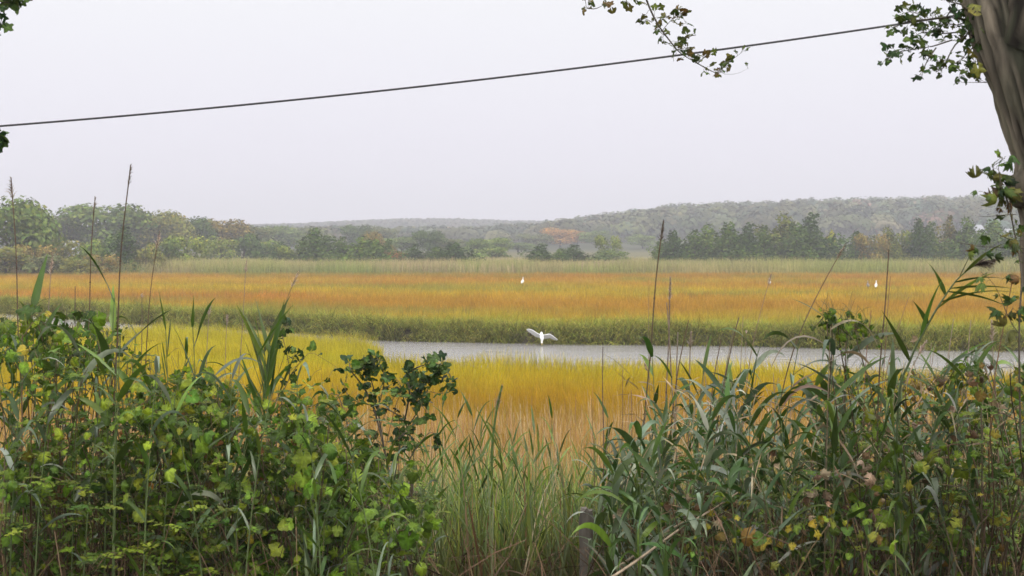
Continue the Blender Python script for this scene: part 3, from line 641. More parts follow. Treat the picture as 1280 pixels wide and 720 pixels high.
def leafy(Bs, Bl, pts, r0, sp, protos, size, cols, pet=.03, up=.3, spread=1.0, twigcol=(.10, .085, .06), w=None, k=None, hang=.0):
    pts = A(pts); L = np.linalg.norm(np.diff(pts, axis=0), axis=1).sum(); k = k or max(6, int(L / .04)); p = spline(pts, k)
    tubes(Bs, [p], [np.linspace(r0, r0 * .35, k)], twigcol, 5)
    n = max(2, int(L / sp)); f = np.sort(rng.uniform(.05, 1, n)) * (k - 1); i = np.clip(f.astype(int), 0, k - 2); q = p[i] + (p[i + 1] - p[i]) * (f - i)[:, None]
    T = nrm(p[i + 1] - p[i]); d = nrm(rdir(n, up) * spread + T * .4); e_ = q + d * pet * rng.uniform(.5, 1.4, n)[:, None]
    mid = (q + e_) / 2 + A([0, 0, .004]); tubes(Bs, np.stack([q, mid, e_], 1), .0009, pal([(.14, .12, .05)], n), 3)
    tip = nrm(d + rdir(n) * .5 + A([0, 0, -hang])); nn = rdir(n, 1.0, .8)
    place(Bl, protos, e_, tip, nn, size * rng.uniform(.6, 1.25, n), pal(cols, n, .2, w)); return p
OLV = [(.12, .145, .025), (.08, .12, .02), (.17, .15, .03), (.16, .10, .03), (.06, .095, .02), (.10, .13, .02)]
DGR = [(.045, .09, .018), (.07, .13, .025), (.03, .065, .02), (.10, .16, .03)]

cx = [(1400, 830, 0), (1385, 700, 0), (1368, 520, 0), (1348, 400, 0), (1337, 330, 0), (1336, 270, 0), (1333, 235, 0), (1325, 190, 0), (1312, 150, 0), (1298, 95, 0), (1290, 50, .05), (1285, 0, .1), (1272, -70, .15), (1240, -190, .2), (1210, -320, .2), (1190, -520, .1)]
tp = [P(a, b_, TD) + A([0, c_, 0]) for a, b_, c_ in cx]; tp[0][2] = 1.6
tr = thing('roadside_tree', 'old leaning tree with furrowed grey bark rising beside the reeds', 'tree', (tp[0][0], tp[0][1], 1.9))
B = Buf(); trunk_mesh(B, tp, [.24, .20, .178, .17, .165, .165, .185, .158, .160, .168, .178, .185, .17, .15, .12, .08], 3)
# burl and fork
bp = P(1276, 236, TD - .03); th = rng.uniform(0, 1, 1)
u_, v_ = np.meshgrid(np.linspace(0, 2 * np.pi, 20, endpoint=False), np.linspace(-1.5, 1.5, 12)); rr = .055 * (1 + .3 * (vn(u_ * 2, v_ * 3, 1, 8) - .5))
V = bp + np.stack([np.cos(u_) * np.cos(v_) * rr * .8, np.sin(u_) * np.cos(v_) * rr * 1.3, np.sin(v_) * rr * 1.25], -1); idx = np.arange(240).reshape(12, 20); nx = np.roll(idx, -1, 1)
B.add(V, (.11, .095, .07), q=np.stack([idx[:-1], nx[:-1], nx[1:], idx[1:]], -1).reshape(-1, 4))
B.build('trunk', M_bark, tr)
B = Buf(); trunk_mesh(B, [P(1300, 60, TD - .05), P(1330, -30, TD - .15), P(1400, -160, TD - .3), P(1490, -350, TD - .4)], [.15, .14, .11, .07], 9, 30, 40); B.build('limb', M_bark, tr)
B = Buf(); trunk_mesh(B, [P(1262, -110, TD + .15), P(1150, -230, TD + .5), P(980, -260, TD + 1.0), P(820, -215, TD + 1.5), P(640, -260, TD + 2), P(430, -320, TD + 2.3)], [.10, .085, .07, .055, .04, .02], 5, 20, 60); B.build('limb', M_bark, tr)
# crown above the picture: what shades the roadside growth
def canopy(t_, cen, rad, n, nm='crown', size=.085, clumps=60):
    Bc = Buf(); cc = rdir(clumps) * rng.uniform(.3, 1, (clumps, 1)) ** .5 * A(rad) + A(cen); ks = rng.integers(0, clumps, n)
    p = cc[ks] + rng.normal(0, .38, (n, 3)); ok = (p[:, 2] > CAMZ + (HY + 55) / F * np.maximum(p[:, 1], 0) + .25); p = p[ok]; n = len(p)
    place(Bc, [OVAL[0], OVAL[1]], p, rdir(n, -.3), rdir(n, 1.2), size * rng.uniform(.7, 1.5, n), pal(DGR + OLV[:2], n)); return Bc.build(nm, M_leaf, t_)
canopy(tr, (1.2, 5.3, 6.9), (2.7, 2.6, 1.2), 4500)
# the hanging branch in the middle of the sky
B1, B2 = Buf(), Buf(); D = 6.55
main = [P(790, -215, 6.7), P(780, -120, 6.65), P(792, -50, D), P(808, 0, D), P(822, 30, D), P(838, 52, D), P(850, 66, D), P(866, 76, D), P(884, 86, D), P(897, 92, D), P(903, 88, D)]
leafy(B1, B2, main[:3], .009, .03, MAPLE, .05, OLV); leafy(B1, B2, main[2:8], .0055, .016, MAPLE, .036, OLV, .025); leafy(B1, B2, main[7:], .003, .013, MAPLE, .033, OLV, .02)
for seg in ([(822, 22), (832, 22), (842, 17), (852, 20), (858, 30)], [(828, 38), (840, 24), (850, 16)], [(843, 57), (860, 47), (870, 43)], [(815, 28), (808, 24), (803, 24)], [(846, 62), (858, 60), (862, 66)], [(897, 90), (905, 84), (916, 74), (928, 65)], [(832, 45), (822, 38), (818, 34)], [(872, 80), (882, 70), (894, 68)]):
    leafy(B1, B2, [P(a, b_, D + rng.uniform(-.06, .06)) for a, b_ in seg], .0018, .017, MAPLE, .036, OLV, .014)
leafy(B1, B2, [P(a, b_, D) for a, b_ in ((901, 90), (908, 93), (922, 92), (930, 88), (936, 85))], .0009, .08, MAPLE, .02, OLV, .01)
for a in ((846, 66, 842, 77), (830, 42, 831, 55), (870, 44, 852, 48), (866, 44, 850, 52)):
    tubes(B1, [spline([P(a[0], a[1], D), P((a[0] + a[2]) / 2 - 2, (a[1] + a[3]) / 2, D), P(a[2], a[3], D)], 6)], .0009, (.1, .08, .06), 4)
br = B1.build('branch', M_stem, tr); lf = B2.build('foliage', M_leaf, br)
# short twigs just entering the top edge
B1, B2 = Buf(), Buf()
for seg in ([(700, -225), (716, -120), (728, -40), (731, -5), (733, 9)], [(735, -60), (752, -20), (757, 4)], [(733, 10), (744, 11), (755, 6)], [(760, -90), (780, -30), (791, -2), (796, 6)], [(740, -80), (775, -30), (783, 3)]):
    leafy(B1, B2, [P(a, b_, 6.8) for a, b_ in seg], .003, .05, MAPLE, .034, OLV, .02)
place(B2, MAPLE, [P(757, 0, 6.8), P(758, 4, 6.8), P(764, 10, 6.8), P(784, 5, 6.8), P(791, 2, 6.8), P(780, 0, 6.8)], rdir(6, -1), rdir(6), .045, pal(OLV, 6))
br = B1.build('branch', M_stem, tr); B2.build('foliage', M_leaf, br)
# spray growing to the left from the top of the trunk
B1, B2 = Buf(), Buf()
for seg, r_ in (([(1262, -30), (1240, 12), (1215, 25), (1190, 22), (1160, 24), (1135, 27), (1118, 34)], .006), ([(1225, 22), (1212, 40), (1195, 55), (1185, 72), (1180, 84), (1170, 90)], .004), ([(1240, 20), (1225, 50), (1207, 68), (1198, 80)], .003), ([(1190, 50), (1165, 58), (1140, 62), (1120, 66), (1108, 76)], .003), ([(1170, 60), (1158, 78), (1152, 96)], .003), ([(1215, 20), (1200, 5), (1185, 2), (1175, -8)], .004), ([(1160, 22), (1140, 15), (1128, 17)], .002), ([(1200, 40), (1175, 42), (1155, 40), (1142, 46)], .003), ([(1235, 90), (1225, 88), (1212, 84), (1200, 90)], .002), ([(1245, 60), (1230, 74), (1216, 78)], .003), ([(1236, 103), (1222, 103), (1202, 103)], .002), ([(1230, 5), (1205, 30), (1175, 30), (1165, 48)], .003), ([(1190, 10), (1180, 25), (1165, 35), (1150, 52)], .003), ([(1240, 40), (1215, 45), (1200, 30)], .003)):
    leafy(B1, B2, [P(a, b_, TD + .1 + rng.uniform(-.12, .12)) for a, b_ in seg], r_, .018, MAPLE, .034, DGR + OLV[:2], .018)
place(B2, MAPLE, [P(1222, 78, TD - .2), P(1214, 12, TD - .2), P(1212, 70, TD - .2), P(1220, 14, TD - .25)], rdir(4, -1), rdir(4), .055, pal([(.20, .13, .03), (.16, .15, .03)], 4))
br = B1.build('branch', M_stem, tr); B2.build('foliage', M_leaf, br)
# climbing vine on the trunk
t_ = thing('climbing_vine', 'dark curled-leaf vine hanging off the trunk of the leaning tree', 'vine', (P(1276, 500, 5.0)))
B1, B2 = Buf(), Buf(); VD = 5.0
for seg, r_, s_ in (([(1276, 560), (1274, 420), (1277, 345), (1270, 300), (1262, 262), (1256, 240), (1245, 222), (1240, 205)], .004, .028), ([(1256, 244), (1246, 226), (1232, 218), (1220, 212)], .0015, .05), ([(1270, 268), (1250, 269), (1232, 271), (1222, 270)], .0016, .09), ([(1280, 301), (1262, 299), (1250, 294), (1244, 288)], .0018, .12), ([(1290, 311), (1262, 309), (1240, 309), (1218, 307), (1197, 303)], .002, .022), ([(1262, 262), (1264, 248), (1258, 232), (1242, 238), (1230, 242)], .002, .022), ([(1276, 420), (1262, 400), (1250, 370), (1240, 352), (1226, 340)], .002, .05), ([(1275, 400), (1268, 385), (1258, 395), (1245, 400)], .002, .03), ([(1262, 260), (1252, 232), (1248, 205), (1256, 198)], .002, .022)):
    leafy(B1, B2, [P(a, b_, VD + rng.uniform(-.04, .04)) for a, b_ in seg], r_, s_, CURL + MAPLE, .036, DGR + OLV, .016, hang=.3)
place(B2, CURL, [P(1219, 212, VD), P(1256, 236, VD), P(1249, 242, VD), P(1239, 241, VD), P(1262, 400, VD), P(1272, 410, VD)], rdir(6, -1), rdir(6), .06, pal([(.10, .07, .03), (.14, .15, .03)], 6))
B1.build('stem', M_stem, t_); B2.build('foliage', M_leaf, t_)
# second tree, standing outside the picture; only twig tips reach in
t2 = thing('overhanging_tree', 'tree whose leafy twig tips hang into the pale sky corner', 'tree', (-3.6, 5.6, 1.9))
B = Buf(); trunk_mesh(B, [(-3.6, 5.6, 1.6), (-3.55, 5.6, 3.2), (-3.3, 5.7, 4.8), (-2.9, 5.8, 6.6)], [.19, .16, .14, .09], 12, 26, 40); B.build('trunk', M_bark, t2)
canopy(t2, (-2.4, 5.6, 6.9), (2.5, 2.5, 1.1), 3500)
B1, B2 = Buf(), Buf()
for seg in ([(-260, -160), (-120, -60), (-30, -12), (0, 2), (22, 2)], [(-60, -40), (-20, 10), (-4, 24), (2, 30)], [(-60, -20), (0, -14), (14, -4), (28, -2)], [(-90, -20), (-50, 60), (-25, 130), (-6, 172), (0, 178)]):
    leafy(B1, B2, [P(a, b_, 6.0) for a, b_ in seg], .004, .016, MAPLE, .04, DGR, .016)
place(B2, MAPLE, [P(a, b_, 6.0) for a, b_ in ((2, 2), (8, 3), (14, 1), (20, 1), (26, 0), (3, 22), (4, 30), (0, 44), (0, 175), (0, 182))], rdir(10), rdir(10), .05, pal(DGR, 10))
br = B1.build('branch', M_stem, t2); B2.build('foliage', M_leaf, br)

# ------------------------------------------------------------------ tall dead reed stalks
PLM = [(.30, .24, .19), (.22, .17, .14), (.42, .35, .28)]
def plume(B, p, T, L, w, dens=90, pale=1.0, side=None, path=None):
    n = int(dens * 1.6); u = rng.uniform(0, 1, n)
    if path is None: ax = p[None] + T[None] * (u * L)[:, None]
    else:
        cum = np.r_[0, np.cumsum(np.linalg.norm(np.diff(path, axis=0), axis=1))]; tt = cum[-1] - (1 - u) * L
        ax = np.stack([np.interp(tt, cum, path[:, j]) for j in range(3)], 1)
    dr = side if side is not None else A([.35, 0, -.2]); d = nrm(rdir(n, .5) * .55 + T * .9 + dr * .8 * u[:, None])
    ribbons(B, ax, d, w * (1.15 - u) * rng.uniform(.5, 1.3, n) + .006, .0035, 1.1, pal(PLM, n) * pale, pal(PLM, n) * pale * 1.25, 3)
def dead_stalk(seg, d, r_, label, pl=0, pw=.05, pale=1.0, col=(.17, .115, .07), dens=90, side=None, knots=True, name='dead_reed'):
    pts = [P(a, b_, d) for a, b_ in seg]; x0 = pts[0].copy(); g = float(gz(x0[0] , d)) - .03
    if x0[2] > g + .1: pts = [A([x0[0] - (pts[1][0] - x0[0]) * .35, d, g])] + pts
    t_ = thing(name, label, 'dead reed', (pts[0][0], d, g + .03), 'tall dead reed stalks'); B = Buf()
    zz = A([q[2] for q in pts]); xx_ = A([q[0] for q in pts]); cf = np.polyfit(zz, xx_, 2); zt = np.linspace(g - .02, zz.max(), 26); ph = rng.uniform(0, 6, 2)
    p = np.stack([np.polyval(cf, zt) + .003 * np.sin(zt * 9 + ph[0]), d + .01 * np.sin(zt * 3 + ph[1]), zt], 1); tubes(B, [p], [np.linspace(r_ * 1.3, r_ * .75, 26)], pal([col], 1)[0] * .8, 6, col2=A(col))
    for k in range(4, 24, 4):
        T = nrm(p[k] - p[k - 1]); tubes(B, [[p[k] - T * .005, p[k], p[k] + T * .005]], [[r_ * .8, r_ * 1.35, r_ * .8]], A(col) * .8, 6)
    B.build('stem', M_dry, t_)
    if pl:
        B = Buf(); T = nrm(p[-1] - p[-3]); plume(B, p[-1], T, pl, pw, dens, pale, side, path=p); B.build('seed_head', M_dry, t_)
DEAD = [
 ([(23, 400), (20, 300), (17, 245), (15, 222)], 6.2, .0028, 'tall dead reed with a drooping plume, standing before the big green tree', .10, .035, 1.0, (.17, .12, .09), 40, A([-.9, 0, -.4])),
 ([(110, 380), (115, 320), (118, 262), (118, 247)], 6.4, .0028, 'dead reed with a few pale seed tufts, before the dark dome-shaped tree', .07, .025, 1.3, (.17, .12, .08), 24),
 ([(147, 392), (153, 330), (158, 250), (161, 212), (164, 206)], 6.0, .0032, 'tallest dead reed of all with a small hooked tip against the sky', .10, .03, .7, (.13, .09, .06), 24, A([.9, 0, -.5])),
 ([(188, 388), (191, 340), (196, 310), (201, 289)], 6.5, .0025, 'dead reed with a fluffy cream plume before the olive trees', .09, .028, 1.8, (.17, .12, .07), 60),
 ([(60, 400), (63, 360), (66, 330), (67, 316)], 6.6, .0022, 'short pale dead reed with a fluffy tip before the brown bush', .10, .025, 1.6, (.28, .22, .17), 60),
 ([(300, 470), (303, 390), (307, 345), (309, 326)], 7.0, .0022, 'pale thin dead reed standing alone over the golden grass', .06, .018, 1.6, (.30, .24, .18), 30),
 ([(338, 440), (350, 398), (363, 365), (374, 340)], 6.8, .0022, 'slanting thin dead reed with a pale feathery tip above the upright green leaves', .08, .03, 1.8, (.25, .18, .10), 50),
 ([(93, 420), (94, 385), (94, 358)], 6.6, .0026, 'broken bare reed stub between two plumed dead reeds', 0, 0, 1, (.16, .12, .09)),
 ([(176, 420), (177, 390), (177, 368)], 6.7, .0022, 'small broken reed with a whitish tip beside the cream plume', .02, .012, 2.0, (.22, .17, .11), 14),
 ([(260, 420), (261, 395), (262, 380)], 7.2, .0018, 'little pale plume standing over the bank grass', .06, .022, 1.5, (.3, .24, .2), 50),
 ([(283, 430), (283, 405), (284, 394)], 7.2, .0018, 'little pale plume just beside the thin tall pale reed', .05, .022, 1.4, (.3, .24, .2), 50),
 ([(800, 600), (812, 480), (817, 380), (824, 300), (831, 276)], 6.6, .0038, 'tall dead reed with a dark compact seed head above the bundle of stalks', .10, .022, .55, (.15, .11, .07), 110),
 ([(832, 560), (835, 440), (837, 375), (839, 346)], 6.9, .0036, 'dead reed with a pale woolly seed head beside the dark-headed tall one', .12, .016, 1.5, (.26, .2, .16), 150),
 ([(754, 575), (754, 500), (754, 434)], 7.0, .0028, 'bare straight dead stalk standing alone in front of the creek', 0, 0, 1, (.14, .10, .08)),
 ([(812, 500), (811, 420), (811, 356)], 7.4, .0016, 'hair-thin bare stalk close to the dark-headed tall reed', 0, 0, 1, (.3, .23, .15)),
 ([(845, 560), (838, 460), (833, 378)], 7.1, .0042, 'thick pale bare stalk in the bundle of dead stalks', 0, 0, 1, (.33, .25, .18)),
 ([(842, 580), (846, 480), (848, 415)], 7.1, .0042, 'thick greyish stalk, shortest of the bundle', 0, 0, 1, (.36, .29, .22)),
 ([(835, 560), (850, 460), (860, 400)], 7.0, .0030, 'dark leaning stalk crossing the bundle of dead stalks', 0, 0, 1, (.17, .11, .07)),
 ([(862, 600), (860, 500), (863, 430), (866, 415)], 7.2, .0034, 'buff stalk with one ragged grey plume in the bundle', .09, .03, 1.1, (.32, .25, .18), 60),
 ([(905, 480), (915, 430), (925, 397)], 6.8, .0034, 'bare stalk leaning away from the bundle over the water', 0, 0, 1, (.18, .13, .09)),
 ([(900, 500), (912, 440), (917, 410)], 6.9, .0022, 'pale short stalk beside the leaning bare one over the water', 0, 0, 1, (.32, .25, .18)),
 ([(923, 500), (926, 430), (930, 395)], 7.0, .0020, 'thin pale stalk before the dark creek bank', 0, 0, 1, (.34, .27, .19)),
 ([(930, 470), (932, 430), (934, 414)], 7.1, .0014, 'thin stalk with a white dot of fluff at its tip', .015, .012, 2.2, (.34, .27, .19), 10),
 ([(937, 460), (948, 400), (957, 360), (964, 342)], 6.9, .0022, 'leaning pale stalk with a frayed tip before the orange grass', .05, .018, 1.6, (.33, .24, .16), 30),
 ([(888, 510), (895, 460), (901, 424)], 6.8, .0028, 'dark bare stalk in front of the water', 0, 0, 1, (.17, .12, .09)),
 ([(874, 540), (880, 470), (885, 420)], 7.0, .0018, 'thin buff stalk next to the dark bare one', 0, 0, 1, (.34, .25, .17)),
 ([(777, 560), (778, 500), (779, 462)], 7.2, .0022, 'thin brown stalk between the lone straight stalk and the bundle', 0, 0, 1, (.28, .19, .12)),
 ([(742, 600), (742, 540), (740, 498)], 7.2, .0020, 'short brown stalk beside the lone straight stalk', 0, 0, 1, (.25, .16, .1)),
 ([(790, 580), (789, 520), (789, 488)], 7.1, .0022, 'short dark stalk at the edge of the grey-green thicket', 0, 0, 1, (.2, .14, .1)),
 ([(1003, 410), (1025, 360), (1042, 325), (1056, 307)], 6.3, .0028, 'curved dead reed leaning away from the vine-topped stalk, tipped with a pale plume', .07, .022, 1.6, (.22, .16, .1), 50),
 ([(1098, 490), (1103, 420), (1107, 350), (1112, 312)], 6.2, .0035, 'tall bare reed stalk standing alone before the orange grass', 0, 0, 1, (.17, .12, .08)),
 ([(1103, 470), (1108, 410), (1113, 345)], 6.4, .0020, 'thin reddish stalk just behind the tall bare one', 0, 0, 1, (.28, .18, .1)),
 ([(1085, 420), (1087, 400), (1088, 388)], 6.4, .0020, 'short forked reddish stalk near the tall bare one', 0, 0, 1, (.28, .15, .1)),
 ([(1120, 420), (1130, 390), (1135, 371)], 6.5, .0018, 'thin slanting stalk over the green bank', 0, 0, 1, (.3, .2, .13)),
 ([(1252, 420), (1258, 375), (1263, 350), (1267, 346)], 5.9, .0026, 'dead stalk with a small dark bud-like tip beside the tree trunk', .02, .01, .5, (.25, .15, .08), 24),
 ([(1180, 470), (1187, 430), (1190, 398)], 6.3, .0022, 'pale stalk under the arching green reed', 0, 0, 1, (.38, .3, .22)),
 ([(1208, 480), (1210, 430), (1214, 400)], 6.3, .0024, 'pale upright stalk behind the arching reed leaves', 0, 0, 1, (.38, .3, .22)),
 ([(1243, 470), (1240, 425), (1238, 400)], 6.3, .0020, 'pale stalk with a buff plume bending to the trunk', .10, .03, 1.6, (.38, .3, .22), 70, A([.9, 0, -.3])),
 ([(1120, 500), (1135, 470), (1148, 440), (1156, 426)], 6.1, .0022, 'short reed with a pale fluffy plume in front of the water', .07, .022, 2.0, (.3, .25, .15), 90),
 ([(820, 500), (812, 475), (806, 455)], 6.9, .0012, 'hair-thin stalk with a pinkish tuft by the first green reed', .04, .018, 1.7, (.33, .25, .2), 50),
 ([(628, 700), (612, 600), (620, 530), (627, 482)], 8.0, .0085, 'thick green reed with a brown seed head standing in the gap between the thickets', .14, .03, 1.0, (.13, .19, .06), 160),
]
for a in DEAD: dead_stalk(*a)
# thin dead stalks in the thicket, alike
n = 46
PROTO = None
for i in range(n):
    px = rng.uniform(770, 1275) if i > 12 else rng.uniform(60, 520); d = rng.uniform(6.3, 8.2); ex = P(px, 0, d)[0]; g = float(gz(ex, d))
    top = np.interp(px, [60, 520, 760, 850, 1275], [430, 520, 520, 440, 440]) + rng.uniform(-20, 60); H = CAMZ + (HY - top) / F * d - g
    if PROTO is None:
        B = Buf(); tubes(B, [spline([(0, 0, 0), (.01, 0, .4), (-.01, .01, .75), (.02, 0, 1)], 12)], [np.linspace(.0036, .0016, 12)], (.30, .22, .15), 5, col2=(.36, .28, .2)); PROTO = B.mesh('dead_reed_stem', M_dry)
    o = bpy.data.objects.new('dead_reed', PROTO); COL.objects.link(o); o.location = (ex, d, g); o.scale = (1, 1, H); o.rotation_euler = (rng.normal(0, .08), rng.normal(0, .14), rng.uniform(0, 6))
    tag(o, 'thin bare buff reed stalk poking out of the leafy thickets', 'dead reed', 'thin bare stalks poking out of the thickets')

# ------------------------------------------------------------------ green reeds
GD = [(.06, .13, .016), (.04, .09, .014), (.09, .17, .022)]
GGR = [(.12, .175, .09), (.22, .28, .18), (.07, .135, .03), (.36, .40, .31), (.045, .10, .02), (.07, .14, .025), (.09, .16, .035)]
def reed(base, H, lean, n_leaf, L, w, cols, label, group, a0=.25, droop=(.5, 1.6), plm=None, start=.25, az=None, up=(.6, 1.4), bend=0.0, cat='reed', wd=None, r_=.004, stemcol=(.10, .14, .05)):
    base = A(base); lean = A(lean + (0,)) if len(lean) == 2 else A(lean)
    t_ = thing('reed_plant', label, cat, base, group); k = 18; u = np.linspace(0, 1, k)[:, None]
    p = base + A([0, 0, H]) * u + lean * (u ** 2) * H + A([0, 0, -bend * H]) * u ** 4
    B = Buf(); tubes(B, [p], [np.linspace(r_, r_ * .4, k)], stemcol, 6, col2=A(stemcol) * 1.2); B.build('stem', M_stem, t_)
    n = n_leaf; f = np.linspace(start, .98, n) + rng.uniform(-.03, .03, n); f = np.clip(f, .05, .99); q = np.stack([np.interp(f, u[:, 0], p[:, j]) for j in range(3)], 1)
    az = rng.uniform(0, 6.28) if az is None else az; a = az + np.where(np.arange(n) % 2, np.pi, 0) + rng.normal(0, .5, n)
    upv = rng.uniform(*up, n) + f * .5; d = np.stack([np.cos(a), np.sin(a), upv], 1) + lean * .5
    LL = L * rng.uniform(.65, 1.15, n) * (1 - .35 * np.abs(f - .6)); c = pal(cols, n, .2)
    sd = nrm(np.cross(d, A([0, 0, 1.]) + rng.normal(0, .35, (n, 3))))
    B = Buf(); ribbons(B, q, d, LL, w * rng.uniform(.7, 1.2, n), rng.uniform(*droop, n) * 1.0, c * .85, c * 1.1, 9, fold=.25, prof='leaf', side=sd, twist=rng.normal(0, 1.1, n)); B.build('foliage', M_reed, t_)
    if plm: B = Buf(); T = nrm(p[-1] - p[-3]); plume(B, p[-1] - T * .02, T, plm[0], plm[1], plm[2], plm[3], A([.6, 0, -.6])); B.build('seed_head', M_dry, t_)
    return t_
def rd(px, top, d, leanx, n_leaf, L, w, cols, label, group=None, **k):
    g_ = P(px, top, d); lean = (leanx, 0.0); 
    bx = g_[0]; z = float(gz(bx, d)); H = (g_[2] - z); H = max(H, .3); bx = g_[0] - leanx * H
    return reed((bx, d, float(gz(bx, d)) - .02), H + .02, lean, n_leaf, L, w, cols, label, group, **k)
GD = [(a * 1.35, b * 1.12, c) for a, b, c in GD]
gL, gR = 'broad-leaved reeds standing out of the vine thicket', 'grey-green reeds of the thicket by the tree'
rd(40, 372, 6.0, -.02, 5, .26, .034, GD, 'broad-leaved reed with one upright pointed leaf above the vines near the picture edge', gL, up=(1.5, 3), droop=(.2, 1.2), start=.6)
rd(143, 372, 5.9, .03, 6, .30, .034, GD, 'broad-leaved reed with a folded top leaf at the foot of the tallest dead stalk', gL, up=(.8, 2.4), droop=(.4, 1.4), start=.5)
rd(150, 420, 5.7, .02, 5, .34, .04, GD, 'reed with two very wide arching leaves below the tallest dead stalk', gL, up=(.5, 1.0), droop=(.3, 1.0), start=.6, az=.2)
rd(170, 415, 6.3, .05, 6, .30, .036, GD, 'reed with dark drooping leaves beside the very wide-leaved one', gL, start=.5, droop=(1.0, 2.2))
rd(207, 405, 6.4, -.02, 5, .22, .034, GD, 'short reed with two upright blades between the two dark clumps', gL, up=(2, 4), droop=(.1, .5), start=.65)
rd(240, 392, 6.0, -.03, 7, .26, .042, GD, 'dark reed with a broad forked leaf top over the golden grass', gL, up=(1.2, 3.4), droop=(.2, 1.1), start=.5)
rd(330, 430, 6.3, -.05, 8, .36, .026, GD, 'reed whose long narrow leaves fan upward, beside the slanting dead stalk', gL, up=(1.6, 3.4), droop=(.1, .5), start=.72, az=0)
rd(338, 432, 6.25, .06, 8, .34, .026, GD, 'reed with stiff upright leaves in the fan-shaped clump', gL, up=(2.0, 4), droop=(.05, .4), start=.7, az=.3)
rd(322, 440, 6.2, -.10, 6, .30, .024, GD, 'reed with leaves slanting outward from the fan-shaped clump', gL, up=(.9, 1.6), droop=(.2, .6), start=.65, az=3.0)
rd(372, 470, 6.1, .02, 6, .26, .024, GGR[:3], 'reed with pale drooping leaves below the twisting vine stem', gL, droop=(1.4, 2.6), start=.5)
rd(100, 440, 5.8, .03, 6, .32, .030, GGR[:4], 'pale reed with a long hanging grey leaf in the vine thicket', gL, droop=(1.4, 2.8), start=.5)
rd(30, 440, 5.7, .05, 6, .34, .026, GGR[:4], 'grey-leaved reed arching among the vines near the picture edge', gL, droop=(.9, 2.2), start=.5)
rd(290, 470, 5.9, .03, 7, .28, .026, GGR[:3], 'reed with curling grey leaves low in front of the fan-shaped clump', gL, droop=(1.2, 2.6), start=.4)
rd(420, 510, 6.2, .03, 7, .30, .024, GGR[:3], 'reed with grey drooping leaves under the bittersweet branches', gL, droop=(1.0, 2.4), start=.4)
rd(60, 520, 5.6, .06, 6, .30, .024, GGR[:3], 'low reed arching over the bramble near the picture edge', gL, droop=(1.0, 2.2), start=.4)
# the gap
gC = 'green reeds in the gap between the thickets'
for i, (px, top, d, lx, lab) in enumerate([(553, 482, 8.4, .0, 'dark upright reed with small leaves next to the bittersweet branches'), (572, 520, 8.6, .05, 'leafy reed behind the dark upright one in the gap'), (590, 515, 8.7, -.03, 'bright green leafy reed in the middle of the gap clump'), (602, 540, 8.3, .04, 'short leafy reed at the foot of the thick plumed one'), (640, 565, 7.4, -.22, 'slender dark reed leaning to one side in the open gap'), (668, 540, 9.2, .03, 'pale small reed standing behind the leaning dark one'), (700, 560, 9.4, .06, 'small reed in the yellowish grass of the gap'), (540, 560, 7.8, .04, 'reed with long arching leaves at the edge of the vine thicket'), (690, 520, 10, .02, 'thin young reed before the buff stalks'), (525, 590, 7.4, .05, 'reed with a long pale leaf pointing over the gap')]):
    rd(px, top, d, lx, 9, .26, .017, GD + [(.13, .18, .04)], lab, gC, up=(1.0, 2.4), droop=(.2, 1.2), start=.25)
for i in range(56):
    px = rng.uniform(505, 745); d = rng.uniform(7.6, 11.5); top = np.interp(px, [505, 600, 745], [560, 545, 565]) + rng.uniform(-18, 70)
    rd(px, top, d, rng.normal(0, .07), 11, rng.uniform(.2, .3), rng.uniform(.010, .017), [(.09, .17, .02), (.14, .22, .03), (.22, .29, .05)], 'young bright green reed in the gap between the two thickets', 'young reeds filling the gap', up=(1.0, 2.6), droop=(.2, 1.3), start=.08)
# the big arching reed
base = A([P(1120, 600, 5.9)[0], 5.9, 1.93]); t_ = thing('reed_plant', 'largest reed, arching over the water with a drooping brown plume beside the trunk', 'reed', base, gR)
sp_ = spline([base, P(1122, 520, 5.9), P(1138, 450, 5.9), P(1163, 400, 5.9), P(1180, 372, 5.9), P(1196, 350, 5.9), P(1212, 336, 5.9), P(1220, 332, 5.9)], 40)
B = Buf(); tubes(B, [sp_], [np.linspace(.006, .002, 40)], (.11, .15, .06), 6); B.build('stem', M_stem, t_)
q_, d_, L_ = [], [], []
for fr, dx, dz, l in ((.30, -.6, 1.2, .24), (.38, .3, 1.3, .26), (.42, -.5, .9, .12), (.50, 1.0, .8, .30), (.56, 1.2, .45, .34), (.60, -.4, 1.2, .16), (.66, 1.2, .1, .30), (.70, 1.2, .35, .22), (.76, .7, 1.3, .26), (.82, .9, 1.0, .2), (.62, 1.0, -.1, .26)):
    q_.append(sp_[int(fr * 39)]); d_.append((dx, rng.normal(0, .25), dz)); L_.append(l)
B = Buf(); n = len(q_); d_ = A(d_); c = pal(GD, n); ribbons(B, q_, d_, L_, .026, rng.uniform(.2, .8, n), c * .85, c * 1.15, 10, fold=.25, prof='leaf', side=nrm(np.cross(d_, A([0, .6, 1.]))), twist=rng.normal(0, .6, n)); B.build('foliage', M_reed, t_)
B = Buf(); T = nrm(A([.9, 0, .35])); plume(B, sp_[-3], T, .085, .06, 260, .55, A([.6, 0, -.9])); B.build('seed_head', M_dry, t_)
TN = [(.36, .28, .17), (.28, .20, .12), (.30, .30, .22)]
rd(1038, 408, 5.95, .02, 9, .34, .020, TN, 'withered tan reed whose dead leaves hang straight down under the green vine tip', gR, start=.5, up=(.0, .5), droop=(2.4, 3.6), stemcol=(.25, .19, .12))
